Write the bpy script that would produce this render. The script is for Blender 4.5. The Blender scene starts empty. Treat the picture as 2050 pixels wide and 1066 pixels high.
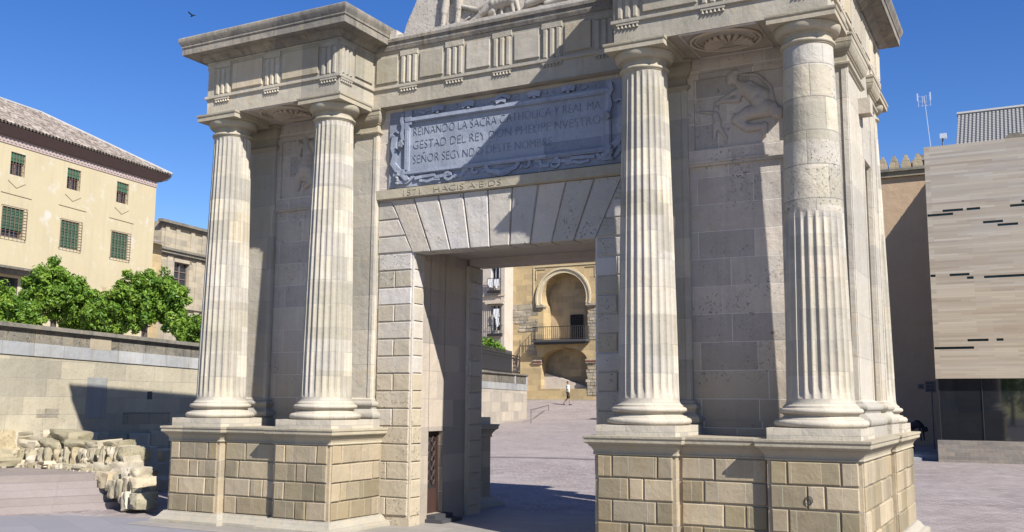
import bpy, bmesh, math, random
from mathutils import Vector, Matrix, noise
R_=math.radians
S=bpy.context.scene; COL=S.collection
random.seed(7)
# ---------------------------------------------------------------- camera
EYE=Vector((7.9325,-13.6713,2.4456)); FPX=1982.5474
YAW,PIT,ROL=R_(-27.9542),R_(7.8611),R_(-.3516)
_f=Vector((math.sin(YAW)*math.cos(PIT),math.cos(YAW)*math.cos(PIT),math.sin(PIT)))
_r=Vector((math.cos(YAW),-math.sin(YAW),0)); _d=_f.cross(_r)
CR=_r*math.cos(ROL)+_d*math.sin(ROL); CD=-_r*math.sin(ROL)+_d*math.cos(ROL)
cam=bpy.data.cameras.new('camera'); co=bpy.data.objects.new('camera',cam); COL.objects.link(co)
cam.sensor_width=36; cam.lens=36*FPX/2050; cam.clip_end=2000; cam.clip_start=.1
m=Matrix((CR,-CD,-_f)).transposed().to_4x4(); m.translation=EYE; co.matrix_world=m
S.camera=co
def ray(u,v): return (CR*(u-1025)/FPX+CD*(v-533)/FPX+_f)
def bp(u,v,ax,val):
    d=ray(u,v); i='xyz'.index(ax); return EYE+d*((val-EYE[i])/d[i])
def at(u,v,dep): return EYE+ray(u,v)*dep      # point at a depth (metres along the view axis)
# ---------------------------------------------------------------- light
SUN=Vector((1.98,-1.0,1.86))
w=bpy.data.worlds.new('World'); S.world=w; w.use_nodes=True
nt=w.node_tree; bg=nt.nodes['Background']
sk=nt.nodes.new('ShaderNodeTexSky'); sk.sky_type='NISHITA'; sk.sun_disc=False
sk.sun_elevation=math.atan2(SUN.z,math.hypot(SUN.x,SUN.y)); sk.sun_rotation=math.atan2(SUN.x,SUN.y)
sk.altitude=100; sk.air_density=1.0; sk.dust_density=.0; sk.ozone_density=3.0
hs_=nt.nodes.new('ShaderNodeHueSaturation'); hs_.inputs['Saturation'].default_value=1.32; hs_.inputs['Hue'].default_value=.517; hs_.inputs['Value'].default_value=.9; nt.links.new(sk.outputs[0],hs_.inputs['Color']); nt.links.new(hs_.outputs[0],bg.inputs[0]); bg.inputs[1].default_value=.088
sl=bpy.data.lights.new('sun','SUN'); sl.energy=5.0; sl.angle=R_(.53); sl.color=(1,.96,.895)
so=bpy.data.objects.new('sun',sl); COL.objects.link(so)
so.rotation_euler=(-SUN).to_track_quat('-Z','Y').to_euler()
S.view_settings.view_transform='Standard'; S.view_settings.look='None'; S.view_settings.gamma=1
S.view_settings.exposure=0.85
# ---------------------------------------------------------------- materials
class NT:
    def __init__(s,name):
        s.m=bpy.data.materials.new(name); s.m.use_nodes=True; s.t=s.m.node_tree
        s.b=s.t.nodes['Principled BSDF']; s.tc=s.n('TexCoord'); s.o=s.tc.outputs['Object']
    def n(s,k,**kw):
        x=s.t.nodes.new('ShaderNode'+k)
        for a,v in kw.items(): setattr(x,a,v)
        return x
    def l(s,a,b): s.t.links.new(a,b)
    def val(s,x,v):
        if hasattr(v,'is_linked') or hasattr(v,'links'): s.l(v,x)
        else: x.default_value=v
    def map(s,sc,src=None,rot=(0,0,0)):
        x=s.n('Mapping'); s.l(src or s.o,x.inputs[0]); x.inputs['Scale'].default_value=sc; x.inputs['Rotation'].default_value=rot; return x.outputs[0]
    def noise(s,scale,det=4,rough=.6,src=None,dist=0):
        x=s.n('TexNoise'); s.l(src or s.o,x.inputs['Vector']); x.inputs['Scale'].default_value=scale
        x.inputs['Detail'].default_value=det; x.inputs['Roughness'].default_value=rough; x.inputs['Distortion'].default_value=dist
        return x.outputs[0]
    def ramp(s,src,a,b,lo=0.,hi=1.):
        x=s.n('MapRange'); s.l(src,x.inputs[0]); x.inputs[1].default_value=a; x.inputs[2].default_value=b
        x.inputs[3].default_value=lo; x.inputs[4].default_value=hi; return x.outputs[0]
    def mix(s,f,a,b,mode='MIX'):
        x=s.n('MixRGB',blend_type=mode); s.val(x.inputs[0],f)
        for i,c in ((1,a),(2,b)):
            if isinstance(c,tuple): c=(*c,1) if len(c)==3 else c
            s.val(x.inputs[i],c)
        return x.outputs[0]
    def math(s,op,a,b=0.):
        x=s.n('Math',operation=op); s.val(x.inputs[0],a); s.val(x.inputs[1],b); return x.outputs[0]
    def bump(s,h,st,dist=.02,prev=None):
        x=s.n('Bump'); s.val(x.inputs['Strength'],st); x.inputs['Distance'].default_value=dist; s.l(h,x.inputs['Height'])
        if prev: s.l(prev,x.inputs['Normal'])
        return x.outputs[0]
    def wallvec(s,jz=0.):   # (x+y, z): reads a wall parallel to x or to y
        q=s.n('SeparateXYZ'); s.l(s.o,q.inputs[0]); c=s.n('CombineXYZ')
        s.l(s.math('ADD',q.outputs[0],q.outputs[1]),c.inputs[0]); s.l(s.math('ADD',q.outputs[2],jz),c.inputs[1]); return c.outputs[0]
    def fin(s,col,rough=.9,nor=None,spec=.25):
        s.val(s.b.inputs['Base Color'],(*col,1) if isinstance(col,tuple) else col); s.val(s.b.inputs['Roughness'],rough)
        s.b.inputs['Specular IOR Level'].default_value=spec
        if nor: s.l(nor,s.b.inputs['Normal'])
        return s.m
def stone(name,c1,c2,stain=(.16,.14,.115),joint=None,pit=.5,streak=.35,tint=.35,warm=(.50,.37,.20),bumpk=1.,white=.0,patch=1.,gold=None,jz=0.):
    g=NT(name)
    big=g.noise(.9,5,.65); mid=g.noise(4.5,6,.7,dist=.4); fine=g.noise(42,5,.75)
    col=g.mix(g.ramp(big,.35,.65),c1,c2)
    col=g.mix(g.ramp(mid,.52,.72,0,.45*patch),col,warm)
    col=g.mix(g.ramp(g.noise(2.2,6,.72,g.map((1,1,1.7))),.56,.74,0,.5*patch),col,tuple(min(.8,x*1.28) for x in c1))
    st=g.noise(1,6,.7,g.map((7,7,.55))); col=g.mix(g.ramp(st,.5,.78,0,streak),col,stain)
    at_=g.n('Attribute',attribute_name='tint'); tv=at_.outputs['Fac']
    col=g.mix(1.,col,g.mix(g.ramp(tv,0,1),tuple([1-tint*.8]*2+[1-tint]),(1+tint*.3,1+tint*.3,1+tint*.34)),'MULTIPLY')
    col=g.mix(g.ramp(g.math('FRACT',g.math('MULTIPLY',tv,7.3)),.72,1,0,.38),col,warm)
    # pitting comes in patches, like weathered shell limestone
    pv=g.n('TexVoronoi'); g.l(g.map((1,1,1.6)),pv.inputs['Vector']); pv.inputs['Scale'].default_value=16
    pm=g.ramp(g.noise(1.6,4,.7),.50,.66); rb=g.ramp(g.math('FRACT',g.math('MULTIPLY',tv,13.7)),.78,.84,0,.9 if tint else 0); pm=g.math('MAXIMUM',pm,rb); pits=g.math('MULTIPLY',g.ramp(g.noise(24,5,.8,dist=.25),.59,.70),pm)
    col=g.mix(g.math('MULTIPLY',pits,.3*pit),col,stain)
    col=g.mix(g.ramp(fine,.3,.75,.0,.32),col,tuple(x*.62 for x in c1))
    nor=g.bump(fine,.35*bumpk,.006); nor=g.bump(mid,.5*bumpk,.03,nor)
    nor=g.bump(g.math('SUBTRACT',1.,pits),min(1,1.1*pit*bumpk),.035,nor); nor=g.bump(g.noise(1.7,3,.5),.5*bumpk,.06,nor)
    if gold:   # newer, yellower blocks were used low down
        q=g.n('SeparateXYZ'); g.l(g.o,q.inputs[0]); zz=g.math('ADD',q.outputs[2],g.math('MULTIPLY',g.math('SUBTRACT',tv,.5),1.6)); zz=g.math('ADD',zz,g.math('MULTIPLY',g.math('SUBTRACT',big,.5),2.2))
        col=g.mix(g.ramp(zz,gold[0],gold[1],gold[3] if len(gold)>3 else .85,0),col,gold[2])
    if joint:
        bt=g.n('TexBrick'); g.l(g.wallvec(jz),bt.inputs['Vector'])
        bt.inputs['Scale'].default_value=1; bt.inputs['Brick Width'].default_value=joint[0]; bt.inputs['Row Height'].default_value=joint[1]
        bt.inputs['Mortar Size'].default_value=joint[2]; bt.inputs['Mortar Smooth'].default_value=.3; bt.offset=joint[4] if len(joint)>4 else .43; bt.squash=1.35; bt.squash_frequency=3
        bt.inputs['Color1'].default_value=(.72,.72,.72,1); bt.inputs['Color2'].default_value=(1.12,1.08,1.0,1); bt.inputs['Mortar'].default_value=(1,1,1,1); bt.inputs['Bias'].default_value=0
        col=g.mix(.85,col,bt.outputs['Color'],'MULTIPLY')
        col=g.mix(g.math('MULTIPLY',bt.outputs['Fac'],.75),col,joint[3])
        nor=g.bump(g.math('SUBTRACT',1.,bt.outputs['Fac']),.6,.012,nor)
    return g.fin(col,.92,nor,.15)
def plain(name,c,rough=.6,metal=0.,spec=.4,var=.15,scale=6):
    g=NT(name); n=g.noise(scale,4,.6)
    m=g.fin(g.mix(g.ramp(n,.3,.7,0,var*2),c,tuple(x*.6 for x in c)),rough,None,spec); g.b.inputs['Metallic'].default_value=metal; return m
M={}
M['ped']=stone('pedestal_stone',(0.376,0.32,0.233),(0.32,0.266,0.191),warm=(0.296,0.215,0.117),tint=.42,streak=.2,pit=.4,joint=(.37,.3025,.004,(.47,.43,.36),.31),jz=-.52+.605)
M['trim']=stone('moulded_stone',(0.456,0.413,0.328),(0.401,0.359,0.279),streak=.25,pit=.3,tint=.2,joint=(1.9,20.,.004,(0.273,0.247,0.196)),gold=(1.2,2.6,(0.389,0.33,0.23),.5))
M['shaft']=stone('pale_column_stone',(0.475,0.446,0.401),(0.425,0.391,0.337),tint=.26,streak=.14,pit=.3,warm=(0.398,0.33,0.228),gold=(2.3,3.4,(.41,.37,.30),.35),joint=(.36,.41,.0035,(.33,.31,.27)))
M['drum']=stone('worn_plain_drum_stone',(0.49,0.459,0.405),(0.422,0.386,0.329),tint=.3,streak=.25,pit=1.1,warm=(.42,.35,.24),joint=(.62,.47,.009,(.20,.185,.16)),bumpk=1.6)
M['pier']=stone('pier_stone',(0.48,0.45,0.415),(0.407,0.377,0.336),tint=.34,streak=.22,pit=.8,warm=(0.48,0.384,0.265),bumpk=1.2,gold=(2.2,4.4,(.40,.335,.235),.85))
M['bay']=stone('bay_ashlar',(0.546,0.502,0.461),(0.455,0.413,0.371),joint=(.86,.42,.007,(0.65,0.597,0.538)),pit=.7,streak=.35,tint=.0,bumpk=1.2,warm=(0.468,0.381,0.282),gold=(2.0,4.0,(.34,.28,.20),.8))
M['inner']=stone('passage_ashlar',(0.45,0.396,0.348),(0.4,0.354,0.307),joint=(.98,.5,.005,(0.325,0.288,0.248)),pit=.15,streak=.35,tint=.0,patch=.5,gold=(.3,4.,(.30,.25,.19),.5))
M['pil']=stone('pilaster_stone',(0.47,0.442,0.398),(0.414,0.386,0.336),joint=(3.,.62,.005,(0.336,0.314,0.28)),pit=.35,streak=.25,tint=.2)
M['frieze']=stone('entablature_stone',(0.456,0.421,0.36),(0.392,0.359,0.3),tint=.3,streak=.4,pit=.5,joint=(1.15,20.,.004,(.3,.27,.23)))
M['cornice']=stone('weathered_cornice_stone',(.33,.305,.27),(.17,.158,.14),stain=(.08,.073,.066),streak=1.,pit=.6,tint=.2,joint=(1.35,20.,.005,(.17,.155,.13)))
M['relief']=stone('relief_stone',(0.456,0.407,0.363),(0.384,0.342,0.298),tint=.0,streak=.2,pit=.25,bumpk=.5)
M['ped_base']=stone('worn_base_stone',(0.374,0.344,0.287),(0.323,0.294,0.238),tint=.2,pit=.4,streak=.15)
M['pink']=stone('pediment_stone',(.46,.42,.375),(.41,.37,.32),tint=.2,pit=.9,streak=.2,warm=(.42,.35,.28),bumpk=1.3)
M['old']=stone('rubble_stone',(0.473,0.423,0.334),(0.394,0.346,0.263),tint=.5,pit=.8,streak=.15,bumpk=1.3)
M['marble']=stone('blue_grey_marble',(0.306,0.342,0.434),(0.251,0.288,0.379),stain=(0.156,0.174,0.222),warm=(0.356,0.347,0.403),tint=.3,pit=.5,streak=.65,bumpk=1.0,joint=(.78,.27,.0025,(0.391,0.437,0.56)))
M['wall_low']=stone('retaining_ashlar',(0.432,0.398,0.32),(0.373,0.339,0.27),joint=(.95,.42,.006,(.28,.26,.22)),pit=.45,streak=.45,warm=(.40,.34,.24),stain=(.24,.22,.18))
M['wall_band']=stone('slab_band',(.42,.43,.45),(.30,.31,.325),joint=(.8,3.,.01,(.2,.19,.17)),pit=.2,streak=.5,stain=(.22,.2,.17),patch=.5)
M['wall_top']=stone('stained_parapet',(.27,.25,.215),(.11,.105,.095),stain=(.06,.057,.052),joint=(1.4,3.,.008,(.14,.13,.12)),pit=.7,streak=1.,bumpk=1.4)
M['cap']=stone('parapet_cap',(.24,.225,.20),(.15,.145,.13),stain=(.06,.06,.055),joint=(1.2,3.,.008,(.09,.085,.08)),streak=.6)
M['mosque']=stone('ochre_plaster',(0.526,0.408,0.237),(0.47,0.36,0.214),joint=(1.1,.5,.004,(.37,.3,.2)),pit=.25,streak=.25,warm=(.47,.37,.22))
M['mosque_lit']=stone('sunlit_ochre_moulding',(.60,.50,.34),(.54,.45,.30),pit=.2,streak=.2,warm=(.56,.45,.28))  # mosque plaster made lighter: the mouldings' sunlit look is put into the colour
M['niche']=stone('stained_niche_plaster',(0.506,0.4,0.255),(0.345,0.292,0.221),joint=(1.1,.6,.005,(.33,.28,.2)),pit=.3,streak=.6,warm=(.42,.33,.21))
M['wall_pale']=stone('pale_pinkish_ashlar',(.50,.455,.40),(.43,.385,.335),joint=(1.25,.62,.008,(.36,.32,.27)),pit=.4,streak=.35,warm=(.46,.37,.27))
M['mosque_grey']=stone('bare_grey_stone',(.36,.33,.28),(.42,.37,.30),joint=(.7,.35,.012,(.17,.155,.13)),pit=1.,streak=.3,bumpk=2)
M['tan_wall']=stone('tan_render',(0.448,0.323,0.21),(0.414,0.297,0.195),pit=.1,streak=.12,tint=0,patch=.4,warm=(.4,.31,.22))
M['pale_house']=stone('pale_render',(.50,.445,.38),(.45,.39,.33),pit=.2,streak=.35,tint=0)
M['house2']=stone('old_ashlar_house',(.42,.375,.30),(.35,.31,.24),joint=(1.,.5,.008,(.28,.25,.2)),pit=.4,streak=.5,tint=.2)
def yellow():
    g=NT('yellow_render'); big=g.noise(.25,5,.6); col=g.mix(g.ramp(big,.35,.65),(.435,.375,.245),(.405,.345,.225))
    col=g.mix(g.ramp(g.noise(.9,6,.66),.56,.68,0,.85),col,(.47,.45,.40))
    col=g.mix(g.ramp(g.noise(1,5,.6,g.map((3,3,.3))),.5,.78,0,.55),col,(.33,.28,.2))
    return g.fin(col,.95,g.bump(g.noise(9,4,.6),.15,.02),.1)
M['yellow']=yellow()
def pavers():
    g=NT('pink_brick_paving'); q=g.n('SeparateXYZ'); g.l(g.map((1,1,1),rot=(0,0,R_(12))),q.inputs[0])
    # zig-zag courses: shear the rows back and forth every half metre
    zz=g.math('PINGPONG',q.outputs[0],.32); c=g.n('CombineXYZ'); g.l(q.outputs[0],c.inputs[0]); g.l(g.math('ADD',q.outputs[1],zz),c.inputs[1])
    bt=g.n('TexBrick'); g.l(c.outputs[0],bt.inputs['Vector']); bt.inputs['Scale'].default_value=1; bt.inputs['Brick Width'].default_value=.32; bt.inputs['Row Height'].default_value=.12; bt.inputs['Mortar Size'].default_value=.012
    bt.inputs['Color1'].default_value=(.19,.155,.148,1); bt.inputs['Color2'].default_value=(.335,.288,.268,1); bt.inputs['Mortar'].default_value=(.12,.105,.105,1)
    col=g.mix(g.ramp(g.noise(.35,6,.7,dist=.5),.38,.64,0,.5),bt.outputs['Color'],(.31,.272,.256))
    col=g.mix(g.ramp(g.noise(1.3,6,.75,g.map((1,.4,1))),.50,.68,0,.55),col,(.165,.138,.132))
    col=g.mix(g.ramp(g.noise(1.1,6,.75,g.map((.5,1,1))),.55,.72,0,.5),col,(.40,.37,.355))
    col=g.mix(g.ramp(g.noise(.12,3,.6),.45,.6,0,.3),col,(.31,.255,.232))
    return g.fin(col,.72,g.bump(bt.outputs['Fac'],-.5,.008,g.bump(g.noise(3,5,.7),.4,.03)),.35)
M['pave']=pavers()
def passage():
    g=NT('worn_passage_flags'); bt=g.n('TexBrick'); g.l(g.map((1,1,1),rot=(0,0,0)),bt.inputs['Vector']); bt.inputs['Scale'].default_value=1; bt.inputs['Brick Width'].default_value=.9; bt.inputs['Row Height'].default_value=.55; bt.inputs['Mortar Size'].default_value=.006
    bt.inputs['Color1'].default_value=(.24,.225,.20,1); bt.inputs['Color2'].default_value=(.29,.265,.235,1); bt.inputs['Mortar'].default_value=(.12,.11,.10,1)
    col=g.mix(g.ramp(g.noise(2.2,6,.75),.4,.7,0,.6),bt.outputs['Color'],(.19,.17,.155)); return g.fin(col,.65,g.bump(g.noise(5,5,.7),.4,.01),.4)
M['passage']=passage()
def granite():
    g=NT('grey_granite_paving'); bt=g.n('TexBrick'); g.l(g.map((1,1,1),rot=(0,0,R_(28))),bt.inputs['Vector']); bt.inputs['Scale'].default_value=1; bt.inputs['Brick Width'].default_value=1.2; bt.inputs['Row Height'].default_value=.6; bt.inputs['Mortar Size'].default_value=.005
    bt.inputs['Color1'].default_value=(0.189,0.185,0.203,1); bt.inputs['Color2'].default_value=(0.217,0.21,0.227,1); bt.inputs['Mortar'].default_value=(0.154,0.147,0.154,1)
    col=g.mix(g.ramp(g.noise(.8,5,.7),.4,.7,0,.5),bt.outputs['Color'],(0.175,0.168,0.182)); col=g.mix(g.ramp(g.noise(120,2,.6),.45,.7,0,.4),col,(0.252,0.245,0.259))
    return g.fin(col,.7,g.bump(g.noise(60,3),.2,.003),.35)
M['granite']=granite()
M['step']=stone('pink_limestone_step',(0.315,0.272,0.264),(0.281,0.242,0.234),joint=(1.3,5.,.006,(0.221,0.187,0.178)),pit=.15,streak=.1,tint=.2,patch=.4,warm=(0.323,0.281,0.264))
def strips():
    g=NT('thin_stone_strips'); v=g.wallvec()
    def br(w,h,a,b,mo):
        bt=g.n('TexBrick'); g.l(v,bt.inputs['Vector']); bt.inputs['Scale'].default_value=1; bt.inputs['Brick Width'].default_value=w; bt.inputs['Row Height'].default_value=h; bt.inputs['Mortar Size'].default_value=.004; bt.offset=.37; bt.offset_frequency=3
        bt.inputs['Color1'].default_value=(*a,1); bt.inputs['Color2'].default_value=(*b,1); bt.inputs['Mortar'].default_value=(*mo,1); return bt
    a=br(1.35,.085,(.29,.25,.205),(.35,.325,.285),(.28,.25,.215)); b=br(1.9,.085,(.86,.85,.85),(1.08,1.05,1.0),(1,1,1))
    col=g.mix(.9,a.outputs['Color'],b.outputs['Color'],'MULTIPLY')
    col=g.mix(g.ramp(g.noise(1,4,.6,g.map((.25,.25,2.2))),.45,.7,0,.5),col,(.33,.315,.30))
    col=g.mix(g.ramp(g.noise(1,3,.6,g.map((.2,.2,5))),.55,.72,0,.5),col,(.36,.30,.225))
    q=g.n('SeparateXYZ'); g.l(g.o,q.inputs[0]); zz=g.math('ADD',q.outputs[2],g.math('MULTIPLY',g.noise(1,3,.6,g.map((.25,.25,1.2))),5.)); col=g.mix(g.ramp(zz,8.,13.5,.6,0),col,g.mix(1.,col,(1.14,1.02,.80),'MULTIPLY')); return g.fin(col,.85,g.bump(a.outputs['Fac'],-.4,.01),.2)
M['strips']=strips()
M['plinth']=stone('museum_plinth_brick',(0.232,0.208,0.184),(0.256,0.232,0.204),joint=(.55,.14,.006,(0.288,0.264,0.24)),pit=.1,tint=0,streak=.1)
def tiles():
    g=NT('old_roof_tiles'); bt=g.n('TexBrick'); g.l(g.tc.outputs['UV'],bt.inputs['Vector']); bt.inputs['Scale'].default_value=1; bt.inputs['Brick Width'].default_value=.25; bt.inputs['Row Height'].default_value=.35; bt.inputs['Mortar Size'].default_value=.012; bt.offset=0
    bt.inputs['Color1'].default_value=(.10,.07,.055,1); bt.inputs['Color2'].default_value=(.36,.31,.265,1); bt.inputs['Mortar'].default_value=(.10,.085,.07,1)
    col=g.mix(g.ramp(g.noise(3.2,5,.7),.45,.65,0,.4),bt.outputs['Color'],(.30,.28,.25)); col=g.mix(g.ramp(g.noise(7,5,.7),.6,.72,0,.6),col,(.15,.13,.10))
    return g.fin(col,.95,g.bump(bt.outputs['Fac'],-1.,.08),.1)
M['tile']=tiles()
M['tile_pale']=plain('pale_grey_roof_tile',(.30,.295,.285),.9)
M['tile_dark']=plain('dark_under_tile',(.05,.055,.065),.9)
M['eave']=plain('brown_eave_board',(.14,.095,.09),.8); M['pinkband']=plain('pink_band',(.38,.30,.28),.9)
M['iron']=plain('dark_iron',(.035,.033,.035),.5,.3); M['steel']=plain('brushed_steel',(.22,.22,.23),.4,.7)
M['rust']=plain('rusty_window_grille',(.14,.085,.065),.7); M['dark']=plain('dark_interior',(.012,.012,.014),.9)
M['green']=plain('green_blind',(.045,.13,.075),.8); M['white']=plain('white_cloth',(.6,.6,.6),.9)
M['glass']=plain('window_glass',(.02,.025,.03),.08,0,.6,0); M['wood']=plain('grey_brown_wood',(.16,.12,.10),.75)
M['doorred']=plain('red_brown_door_paint',(.05,.024,.018),.7); M['doordark']=plain('dark_door_panel',(.028,.024,.022),.6)
M['slab_dark']=plain('dark_slate',(.055,.055,.06),.7); M['slit']=plain('dark_green_slit_glass',(.01,.035,.035),.2,0,.5,0)
M['mglass']=plain('museum_glass',(.012,.014,.017),.03,0,1.,0); M['signgrey']=plain('grey_sign_panel',(.11,.11,.115),.6)
M['redband']=plain('dark_red_painted_band',(.22,.05,.035),.8); M['alu']=plain('aluminium',(.75,.76,.78),.35,.6)
M['incise']=plain('incised_plaster_line',(.25,.20,.13),.9)
M['trunk']=plain('tree_bark',(.08,.065,.05),.9); M['skin']=plain('tanned_skin',(.30,.17,.11),.6); M['hair']=plain('dark_hair',(.02,.016,.014),.7)
M['shirt']=plain('pale_tee_shirt',(.52,.6,.5),.9); M['shorts']=plain('dark_olive_shorts',(.045,.045,.035),.9); M['shoe']=plain('black_shoe',(.02,.02,.02),.6)
M['navy']=plain('dark_clothing',(.018,.016,.024),.9); M['mark']=plain('faded_sign_lettering',(.045,.05,.06),.7)
def leafmat(name,a,b,c):
    g=NT(name); t=g.n('Attribute',attribute_name='tint').outputs['Fac']
    col=g.mix(g.ramp(t,0,.75),a,b); col=g.mix(g.ramp(t,.86,1),col,c); g.fin(col,.45,None,.4)
    g.b.inputs['Transmission Weight'].default_value=0; g.b.inputs['Subsurface Weight'].default_value=0
    tr=g.n('BsdfTranslucent'); g.l(col,tr.inputs[0]); mx=g.n('MixShader'); mx.inputs[0].default_value=.38
    out=g.t.nodes['Material Output']; g.l(g.b.outputs[0],mx.inputs[1]); g.l(tr.outputs[0],mx.inputs[2]); g.l(mx.outputs[0],out.inputs[0]); return g.m
M['leaf']=leafmat('orange_leaves',(.05,.13,.012),(.19,.31,.035),(.42,.45,.08))
# ---------------------------------------------------------------- objects
def tag(o,label,cat,group=None):
    if label: o['label']=label
    if cat: o['category']=cat
    if group: o['group']=group
    return o
def thing(name,label,cat,loc=(0,0,0),rz=0,group=None):
    o=bpy.data.objects.new(name,None); o.empty_display_size=.3; COL.objects.link(o); o.location=loc; o.rotation_euler=(0,0,rz); return tag(o,label,cat,group)
def link(name,me,mat,parent=None,local=False):
    o=bpy.data.objects.new(name,me); COL.objects.link(o)
    if mat and not len(me.materials): me.materials.append(mat)
    if parent:
        o.parent=parent
        if not local:   # the mesh is in world numbers: cancel the move of the empties above it
            q=Vector((0,0,0)); p=parent
            while p: q-=Vector(p.location); p=p.parent
            o.location=q
    return o
class MB:
    def __init__(s): s.v=[]; s.f=[]; s.t=[]; s.uv=[]
    def face(s,pts,t=.5,uv=None):
        n=len(s.v); s.v+=[tuple(p) for p in pts]; s.f.append(tuple(range(n,n+len(pts)))); s.t.append(t); s.uv.append(uv)
    def grid(s,rows,t=.5,close=False,tf=None,flip=False):
        n=len(s.v); c=len(rows[0]); 
        for r in rows: s.v+=[tuple(p) for p in r]
        for i in range(len(rows)-1):
            for j in range(c if close else c-1):
                k=(j+1)%c; q=(n+i*c+j,n+i*c+k,n+(i+1)*c+k,n+(i+1)*c+j)
                s.f.append(q[::-1] if flip else q); s.t.append(tf(i,j) if tf else t); s.uv.append(None)
    def box(s,x0,x1,y0,y1,z0,z1,t=None):
        if t is None: t=random.random()
        if x0>x1:x0,x1=x1,x0
        if y0>y1:y0,y1=y1,y0
        a=[(x0,y0,z0),(x1,y0,z0),(x1,y1,z0),(x0,y1,z0),(x0,y0,z1),(x1,y0,z1),(x1,y1,z1),(x0,y1,z1)]
        n=len(s.v); s.v+=a
        for q in ((0,3,2,1),(4,5,6,7),(0,1,5,4),(1,2,6,5),(2,3,7,6),(3,0,4,7)): s.f.append(tuple(n+i for i in q)); s.t.append(t); s.uv.append(None)
    def slab(s,O,u,n,quad,d=.03,c=.012,t=None):
        """block standing d proud of a wall: O a point of the wall, u along it, n outward, quad = 4 (s,z) corners CCW seen from outside"""
        if t is None: t=random.random()
        O=Vector(O);u=Vector(u);n=Vector(n); jt=.0045 if d<.06 else .0; quad=[(q[0]+random.uniform(-jt,jt),q[1]+random.uniform(-jt,jt)) for q in quad] if jt and abs(quad[0][0]-quad[1][0])>.09 else quad; d+=random.uniform(-jt,jt) if d>.015 else 0; cs=sum(q[0] for q in quad)/4; cz=sum(q[1] for q in quad)/4
        def P(q,k,ins):
            a,z=q; da=cs-a; dz=cz-z; L=max(1e-6,math.hypot(da,dz)); a+=ins*math.copysign(1,da); z+=ins*math.copysign(1,dz)
            return O+u*a+n*k+Vector((0,0,z))
        b=[P(q,0,0) for q in quad]; m_=[P(q,d-c,0) for q in quad]; f=[P(q,d,c) for q in quad]
        for i in range(4):
            j=(i+1)%4; s.face([b[i],b[j],m_[j],m_[i]],t); s.face([m_[i],m_[j],f[j],f[i]],t)
        s.face(f,t)
    def tube(s,pts,rad,seg=6,t=.5,caps=True,flat=None):
        pts=[Vector(p) for p in pts]; rr=rad if isinstance(rad,(list,tuple)) else [rad]*len(pts); rows=[]
        for i,p in enumerate(pts):
            d=(pts[min(i+1,len(pts)-1)]-pts[max(i-1,0)]).normalized(); a=Vector((0,0,1)) if abs(d.z)<.9 else Vector((1,0,0))
            x=d.cross(a).normalized(); y=d.cross(x)
            rows.append([p+(x*math.cos(2*math.pi*k/seg)+y*math.sin(2*math.pi*k/seg))*rr[i] for k in range(seg)])
        s.grid(rows,t,True)
        if caps: s.face(rows[0][::-1],t); s.face(rows[-1],t)
    def lathe(s,prof,cx,cy,seg=40,t=.5,x=None):
        s.grid([[(cx+r*math.cos(2*math.pi*k/seg),cy+r*math.sin(2*math.pi*k/seg),z) for k in range(seg)] for r,z in prof],t,True)
    def prism(s,pts,y0,y1,t=.5,axis='y'):
        """polygon of (x,z) pushed from y0 (front) to y1"""
        A=[(x,y0,z) for x,z in pts]; B=[(x,y1,z) for x,z in pts]; s.face(A,t); s.face(B[::-1],t)
        for i in range(len(pts)):
            j=(i+1)%len(pts); s.face([A[j],A[i],B[i],B[j]],t)
    def mesh(s,name,smooth=False):
        me=bpy.data.meshes.new(name); me.from_pydata(s.v,[],s.f); 
        a=me.attributes.new('tint','FLOAT','FACE'); a.data.foreach_set('value',s.t)
        if any(s.uv):
            ul=me.uv_layers.new(name='UVMap'); k=0
            for f,uv in zip(s.f,s.uv):
                for i in range(len(f)): ul.data[k].uv=uv[i] if uv else (0,0); k+=1
        if smooth: me.polygons.foreach_set('use_smooth',[True]*len(me.polygons))
        me.update(); return me
    def build(s,name,mat,parent=None,smooth=False,ang=None,local=False):
        me=s.mesh(name,smooth or ang is not None)
        if ang is not None:
            bm=bmesh.new(); bm.from_mesh(me); bmesh.ops.remove_doubles(bm,verts=bm.verts,dist=.0004)
            for e in bm.edges:
                if len(e.link_faces)!=2 or e.calc_face_angle(0)>R_(ang): e.smooth=False
            bm.to_mesh(me); bm.free()
        return link(name,me,mat,parent,local)
def struct(o): o['kind']='structure'; return o
def offset(poly,o):
    n=len(poly); out=[]
    for i in range(n):
        a,b,c=[Vector(poly[k]) for k in (i-1,i,(i+1)%n)]
        d1=(b-a).normalized(); d2=(c-b).normalized(); n1=Vector((d1.y,-d1.x)); n2=Vector((d2.y,-d2.x)); k=1+n1.dot(n2)
        out.append(b+(n1+n2)*(o/max(k,.2)))
    return out
def sweep(mb,poly,prof,t=.5,caps=True):
    """mouldings (offset,z) carried round a CCW outline"""
    rows=[[(p.x,p.y,z) for p in offset(poly,o)] for o,z in prof]
    for i in range(len(rows)-1):
        for j in range(len(poly)):
            k=(j+1)%len(poly); mb.face([rows[i][j],rows[i][k],rows[i+1][k],rows[i+1][j]],t)
    if caps: mb.face(rows[0][::-1],t); mb.face(rows[-1],t)
def arc(cx,cz,r,a0,a1,n=6): return [(cx+r*math.cos(R_(a0+(a1-a0)*i/n)),cz+r*math.sin(R_(a0+(a1-a0)*i/n))) for i in range(n+1)]
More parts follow.
